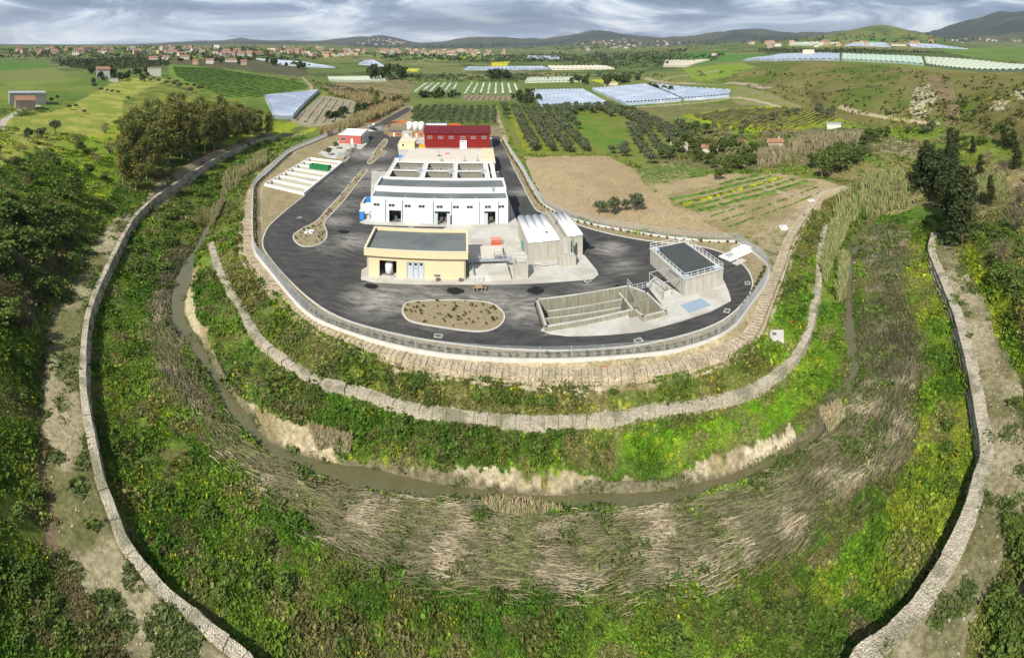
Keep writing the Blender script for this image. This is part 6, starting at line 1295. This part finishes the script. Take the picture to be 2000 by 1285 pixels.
# ------------------------------------------------------------ site clutter
carb = [mat('car_paint_%s' % n_, c, rough=.3, metal=.3) for n_, c in (('white', (.7, .7, .7)), ('dark', (.05, .055, .07)), ('silver', (.4, .42, .44)))]
tyre = mat('tyre_rubber', (.02, .02, .02))
def car(x, y, rz, m, label):
    r = empty('parked_car', (x, y, .02), rz, label, 'car', 'cars parked by the gatehouse'); b = B()
    prof = [(-2.1, .35), (2.1, .35), (2.15, .75), (1.2, .95), (.6, 1.4), (-1.2, 1.45), (-2.0, .95)]
    for y_ in (-.85, .85): b.add([(p[0], y_ * (.85 if p[1] > 1.2 else 1), p[1]) for p in prof], [])
    k = len(prof); b.f = [(i, (i + 1) % k, k + (i + 1) % k, k + i) for i in range(k)] + [tuple(range(k - 1, -1, -1)), tuple(range(k, 2 * k))]; b.build('body', m, r)
    b = B(); b.add([(1.18, -.7, .99), (.64, -.62, 1.38), (.64, .62, 1.38), (1.18, .7, .99)], [(0, 3, 2, 1)]); b.v = [(v[0] + .03, v[1], v[2] + .02) for v in b.v]; b.build('windscreen', darkg, r)
    for sx in (-1.3, 1.3):
        for sy in (-.8, .8): B().cyl((sx, sy - .1, .33), (sx, sy + .1, .33), .33, n=12).build('wheel', tyre, r)
for i, (px, py, lb) in enumerate([(724,258,'white car parked nearest the gatehouse'),(729,254,'dark car parked second beside the gatehouse'),(725,249,'silver car parked behind the dark one'),(732,245,'white car parked farthest up the entrance road')]):
    x, y, _ = P(px, py); car(x, y, R(15 + 20 * i), carb[(0, 1, 2, 0)[i]], lb)
def boxthing(name, px, py, w_, d_, h_, m, label, cat, rm=None, extra=None):
    r = empty(name, P(px, py)[:2] + (.02,), AX, label, cat); b = B().box(0, w_, 0, d_, 0, h_); b.build('wall', m, r); B().box(-.15, w_ + .15, -.15, d_ + .15, h_ + .002, h_ + .18).build('roof', rm or m, r)
    B().box(w_ * .35, w_ * .35 + .9, -.05, -.002, 0, 2.0).build('door', frame, r); B().box(w_ * .7, w_ * .7 + .8, -.05, -.002, 1, 1.8).build('window', darkg, r); return r
boxthing('ochre_shed', 759, 266.5, 7, 5, 2.6, brick, 'low ochre shed nearest the entrance road in the works yard', 'shed', dark)
boxthing('transformer_box', 785, 268, 5.5, 4, 2.5, conc, 'grey concrete box between the ochre sheds', 'shed', conc)
boxthing('ochre_shed', 803, 268, 7, 5, 2.4, brick, 'low ochre shed just left of the red hall', 'shed', brick)
for i, px in enumerate((800, 812, 823)):
    t = empty('silo', P(px, 257)[:2] + (.02,), 0, ['left', 'middle', 'right'][i] + ' white tank of the three standing left of the red hall', 'silo'); B().cyl((0, 0, .2), (0, 0, 5.2), 1.6, n=18).build('tank_body', whitec, t, True); B().cyl((0, 0, 5.2), (0, 0, 5.7), 1.6, .5, n=18).build('lid', frame, t); B().box(-1.7, 1.7, -1.7, 1.7, 0, .2).build('base', conc, t)
t = empty('portable_cabin', P(832, 252)[:2] + (0,), AX, 'grey solar panelled site cabin behind the left corner of the red hall', 'cabin'); B().box(0, 12, 0, 5, 0, 3.2).build('wall', frame, t); b = B(); [b.box(i * 2 + .1, i * 2 + 1.9, .2, 4.8, 3.25, 3.35) for i in range(6)]; b.build('panels', darkg, t)
for i, (px, py) in enumerate(((797, 262), (776, 262), (790, 259))): t = empty('material_pile', P(px, py)[:2] + (.0,), 0, ['heap of pale rubble between the sheds', 'heap of sand behind the ochre shed', 'dark heap of scrap in the works yard'][i], 'heap'); b = B().dome((0, 0, 0), 2.4, 1.6, 1.1, 9, 4); b.v = [(v[0] + random.uniform(-.2, .2), v[1] + random.uniform(-.2, .2), v[2]) for v in b.v]; b.build('heap', [soilm, conc, dark][i], t)
def netfence(pts, m, label):
    w = resample([P(*p) for p in pts], 2.0); r = empty('barrier_net', tuple(w[0]), 0, label, 'barrier'); q = w - w[0]
    for a in q[::2]: B().cyl((a[0], a[1], 0), (a[0], a[1], 1.2), .05, n=4).build('stake', wire, r)
    b = B()
    for a, c in zip(q[:-1], q[1:]): b.add([(a[0], a[1], .1), (c[0], c[1], .1), (c[0], c[1], 1.1), (a[0], a[1], 1.1)], [(0, 1, 2, 3)])
    b.build('net', m, r)
netfence([(758,248),(762,242),(785,239),(800,244)], orange, 'orange plastic safety net round the works yard by the entrance road')
netfence([(722,240),(735,236),(745,232)], orange, 'orange barrier on the left verge of the entrance road'); netfence([(850,246),(880,245),(900,245)], orange, 'orange safety net behind the red hall roof')
t = empty('blue_tarpaulin', P(786, 312)[:2] + (.05,), AX, 'crumpled bright blue tarpaulin heap at the left end of the concrete deck', 'tarpaulin'); b = B().dome((0, 0, 0), 2.2, 2.6, 2.0, 10, 4); b.v = [(v[0] + random.uniform(-.3, .3), v[1] + random.uniform(-.3, .3), v[2] + random.uniform(-.2, .2) * (v[2] > .1)) for v in b.v]; b.build('sheet', blue, t); B().box(-3, -1, -3.4, -1.4, 0, 1.0).build('sacks', whitec, t)
t = empty('orange_container', P(818, 290)[:2] + (.1,), AX, 'small orange yellow container left of the red hall wall', 'container'); b = B(); b.box(0, 3.0, 0, .12, 0, 1.5); b.box(0, 3, 1.9, 2.0, 0, 1.5); b.box(0, .12, .12, 1.9, 0, 1.5); b.box(2.88, 3, .12, 1.9, 0, 1.5); b.box(.12, 2.88, .12, 1.9, 0, 1.1); b.build('body', mat('amber_paint', (.75, .36, .03)), t)
t = empty('portable_toilet', P(702, 429)[:2] + (.03,), AX, 'blue portable toilet by the left corner of the white building', 'toilet'); B().box(0, 1.3, 0, 1.3, 0, 2.3).build('body', blue, t); B().box(-.06, 1.36, -.06, 1.36, 2.302, 2.45).build('roof', whitec, t); B().box(.2, 1.1, -.04, -.002, .1, 2.1).build('door', mat('blue_door', (.05, .26, .62)), t)
t = empty('awning', P(709, 428)[:2] + (.1,), AX, 'white awning over site clutter against the left end of the white building', 'awning'); b = B(); b.add([(0, 0, 2.3), (2.6, 0, 2.3), (2.6, 4, 3.3), (0, 4, 3.3), (0, 0, 2.4), (2.6, 0, 2.4), (2.6, 4, 3.4), (0, 4, 3.4)], [(0, 3, 2, 1), (4, 5, 6, 7), (0, 1, 5, 4), (1, 2, 6, 5), (2, 3, 7, 6), (3, 0, 4, 7)]); b.build('canopy', frame, t); [B().bar((x, .05, 0), (x, .05, 2.3), .05).build('post', rail, t) for x in (.1, 2.5)]; B().box(.4, 1.8, .5, 1.8, 0, .9).build('barrel_box', conc, t)
pm = mat('fresh_bitumen', (.013, .013, .015), (.022, .022, .024), scale=4, rough=.95, bump=1.0)
for i, (px, py, sx, lb) in enumerate([(725,559,1.4,'rough black bitumen heap in front of the left corner of the yellow building'),(888,568,1.7,'rounded black bitumen heap in front of the right end of the yellow building'),(1046,567,1.7,'black bitumen heap left of the open basin'),(1154,484,1.0,'small black bitumen heap right of the vaulted block'),(671,453,1.6,'flat black bitumen patch beside the drop shaped island'),(1205,560,.5,'tiny black smear above the open basin')]):
    t = empty('bitumen_heap', P(px, py)[:2] + (.0,), 0, lb, 'heap'); b = B().dome((0, 0, 0), sx * 1.0, sx * .8, .22, 22, 6); ph = i * 1.7; b.v = [(v[0] * (1 + .12 * math.sin(3 * math.atan2(v[1], v[0] + 1e-6) + ph)) * random.uniform(.85, 1.15), v[1] * (1 + .12 * math.cos(2 * math.atan2(v[1], v[0] + 1e-6) + ph)) * random.uniform(.85, 1.15), v[2] * random.uniform(.6, 1.3)) for v in b.v]; b.build('heap', pm, t)
for i, (px, py, lb) in enumerate([(856,656,'pale broken slab with debris on the road below the rounded island'),(1247,665,'pale square patch on the road in front of the concrete slab'),(1148,549,'small pale ring lying near the corner of the vaulted block slab'),(1420,607,'manhole cover with a pale rim on the right bend, lower one'),(1460,553,'manhole cover with a pale rim on the right bend, upper one'),(585,425,'pale manhole cover on the left ring road'),(803,443,'pale covered grate between the white and yellow buildings')]):
    t = empty('manhole_cover', P(px, py)[:2] + (.004,), R(i * 17), lb, 'manhole'); b = B(); b.box(-.7, .7, -.55, -.4, 0, .05); b.box(-.7, .7, .4, .55, 0, .05); b.box(-.7, -.55, -.4, .4, 0, .05); b.box(.55, .7, -.4, .4, 0, .05); b.build('rim', conc, t); B().box(-.54, .54, -.39, .39, 0, .03).build('cover', dark, t)
t = empty('timber_rack', P(925, 570)[:2] + (.02,), AX, 'wooden rack of planks on the road in front of the yellow building', 'rack'); wood_m = mat('raw_timber', (.42, .30, .18), (.34, .24, .14)); b = B()
for x in (0, .8, 1.6, 2.4): b.box(x, x + .1, 0, 1.4, 0, .7)
b.box(-.2, 2.7, 0, .1, .7, .8); b.box(-.2, 2.7, 1.3, 1.4, .7, .8); b.box(.3, 1.8, .2, 1.2, .7, .95); b.build('rack_frame', wood_m, t)
for i, (px, py, s, z, rz, lb) in enumerate([(1517,658,2.5,-2.3,-30,'large white concrete manhole box on the grass below the stepped wall'),(1530,446,2.0,-.5,-15,'white concrete box at the top of the gabion path'),(1584,394,1.9,-.4,-10,'small far white concrete box beside the gabion path'),(604,453,2.2,.1,10,'white square slab on the drop shaped island')]):
    x, y, z0 = ground(px, py) if i < 3 else P(px, py, .1); t = empty('manhole_box', (x, y, z0), R(rz), lb, 'manhole'); h = .55 if i < 3 else .25; B().box(-s / 2, s / 2, -s / 2, s / 2, -.8, h).build('box', kerbm if i == 0 else whitec, t); B().box(-s * .3, -s * .02, -s * .15, s * .12, h + .002, h + .04).build('cover', dark, t)
for i, (px, py, w_, d_, h_) in enumerate([(664,309,3.4,2.2,1.6),(671,303,4.2,2,1.2),(679,298,3,2.4,1.9),(687,292,4,1.8,1.2),(660,303,2.6,2,1.0),(691,286,3,1.6,1.0)]):
    t = empty('block_pallet', P(px, py)[:2] + (.06,), R(20 + 13 * i), 'grey stack of building blocks on a pallet at the road edge below the gatehouse', 'pallet', 'pallets of blocks below the gatehouse'); B().box(-w_ / 2, w_ / 2, -d_ / 2, d_ / 2, 0, .15).build('pallet_base', wood_m, t); b = B()
    for k in range(4): j = random.uniform(.8, 1); b.box(-w_ / 2 + k * w_ / 4 + .04, -w_ / 2 + (k + 1) * w_ / 4, -d_ / 2 * j, d_ / 2 * j, .15, .15 + h_ * random.uniform(.6, 1))
    b.build('blocks', [conc, bar_m, concw][i % 3], t)
for i, (px, py, lb) in enumerate([(641,303,'small olive tree in the pale paved garden below the gatehouse, left one'),(657,291,'small olive tree in the pale paved garden below the gatehouse, right one')]):
    x, y, _ = P(px, py); plant('olive', x, y, .8, lb, 'olive tree', z=0)
# junk scraps and red plastic on the slopes
for i, (px, py, z, lb) in enumerate([(1181,743,-2.5,'small red plastic scrap at the foot of the stepped gabion wall'),(1496,623,-2.5,'red rag on the slope right of the stepped wall'),(1545,636,-3.2,'red plastic bag near the large white manhole box')]):
    x, y, _ = P(px, py, z); t = tag(B().dome((0, 0, 0), .5, .3, .35, 7, 3).build('plastic_scrap', mat('red_plastic', (.55, .04, .02))), lb, 'litter'); t.location = (x, y, float(zat(x, y)))
# poles
for i, (px, yb, yt, lb) in enumerate([(1633,240,201,'tall pole beside the trees at the foot of the right hill'),(1542,263,233,'thin pole at the edge of the yellow vineyard'),(1563,184,163,'pole beside the curved road, lower one'),(1553,171,148,'pole beside the curved road, upper one'),(189,159,124,'thin pole in front of the terracotta roofed house on the left ridge'),(239,151,132,'thin pole between the two houses on the left ridge'),(262,150,131,'second thin pole between the two ridge houses'),(132,164,150,'short pole on the meadow left of the ridge house'),(1446,114,82,'tall mast on the slope left of the plateau'),(1720,102,91,'slender mast on the plateau, left of a pair'),(1732,102,91,'slender mast on the plateau, right of a pair'),(1145,137,122,'pole in the plain before the central hills'),(699,250,236,'white pole at the start of the entrance verge')]):
    x, y, z = ground(px, yb); d = math.hypot(x, y); h = (yb - yt) / KP * d; t = tag(B().cyl((0, 0, -.5), (0, 0, h), .12 + d / 9000, .07 + d / 12000, 6).build('utility_pole', mat('pole_timber', (.32, .28, .22))), lb, 'pole'); t.location = (x, y, z)
# boulders along the toe and the terraces
X = []; 
for pth, o0, o1, n_ in ((wt[40:], 1.4, 3.6, 900), (wl[8:], 1.6, 7.0, 1500), (wr, 2.2, 8.0, 1500), (wg, -1.6, 1.8, 1500), (wb[30:130], .6, 2.6, 500)):
    nn = normals2(pth); i = rng.integers(0, len(pth), n_); o = rng.uniform(o0, o1, n_); X.append(np.c_[pth[i, :2] + nn[i] * o[:, None] + rng.normal(0, .6, (n_, 2))])
X = np.concatenate(X); n = len(X); z = zat(X[:, 0], X[:, 1]); s = rng.gamma(1.6, .045, n) + .04; oc = np.array([(1, 0, 0), (0, 1, 0), (-1, 0, 0), (0, -1, 0), (0, 0, .8), (0, 0, -.6)]); V = (oc[None] * s[:, None, None] * rng.uniform(.6, 1.2, (n, 6, 1)) + np.c_[X, z][:, None, :]).reshape(-1, 3)
i = np.arange(n)[:, None] * 6; F = np.concatenate([i + np.array([[a, b, 4]]) for a, b in ((0, 1), (1, 2), (2, 3), (3, 0))] + [i + np.array([[b, a, 5]]) for a, b in ((0, 1), (1, 2), (2, 3), (3, 0))])
tag(mesh_np('loose_stones', V, F, mat('loose_stone', (.44, .39, .30), (.33, .29, .21), scale=3)), kind='stuff')
# past 300 olive trees the farthest ones become one far grove
ol = [o for o in C.objects if o.name.startswith('olive_tree')]; ol.sort(key=lambda o: o.location.x ** 2 + o.location.y ** 2)
VV, FF, CC, nb = [], [], [], 0; bpy.context.view_layer.update()
for o in ol[292:]:
    for ch in list(o.children):
        if ch.name.startswith('crown'):
            me = ch.data; k = len(me.vertices); a = np.empty(k * 3, np.float32); me.vertices.foreach_get('co', a); c4 = np.empty(k * 4, np.float32); me.color_attributes['Col'].data.foreach_get('color', c4)
            M = np.array(Matrix.LocRotScale(o.location, o.rotation_euler, o.scale)); VV.append(np.c_[a.reshape(-1, 3), np.ones(k)] @ M.T[:, :3]); FF.append(np.arange(k).reshape(-1, 4) + nb); CC.append(c4.reshape(-1, 4)[:, :3]); nb += k
        bpy.data.objects.remove(ch)
    bpy.data.objects.remove(o)
if VV: tag(mesh_np('far_olive_grove', np.concatenate(VV), np.concatenate(FF), veg, np.concatenate(CC)), kind='stuff')
# ------------------------------------------------------------ the air
b = B().box(-15500, 15500, -15500, 15500, -12, 640); hz = b.build('haze', bpy.data.materials.new('haze_air')); m = hz.data.materials[0]; m.use_nodes = True; t = m.node_tree; t.nodes.clear()
o = N(t, 'ShaderNodeOutputMaterial'); v = N(t, 'ShaderNodeVolumePrincipled'); v.inputs['Color'].default_value = (.80, .88, 1.0, 1); v.inputs['Density'].default_value = 4.8e-5; v.inputs['Anisotropy'].default_value = .1; L(t, v.outputs[0], o.inputs['Volume']); tag(hz, kind='stuff')
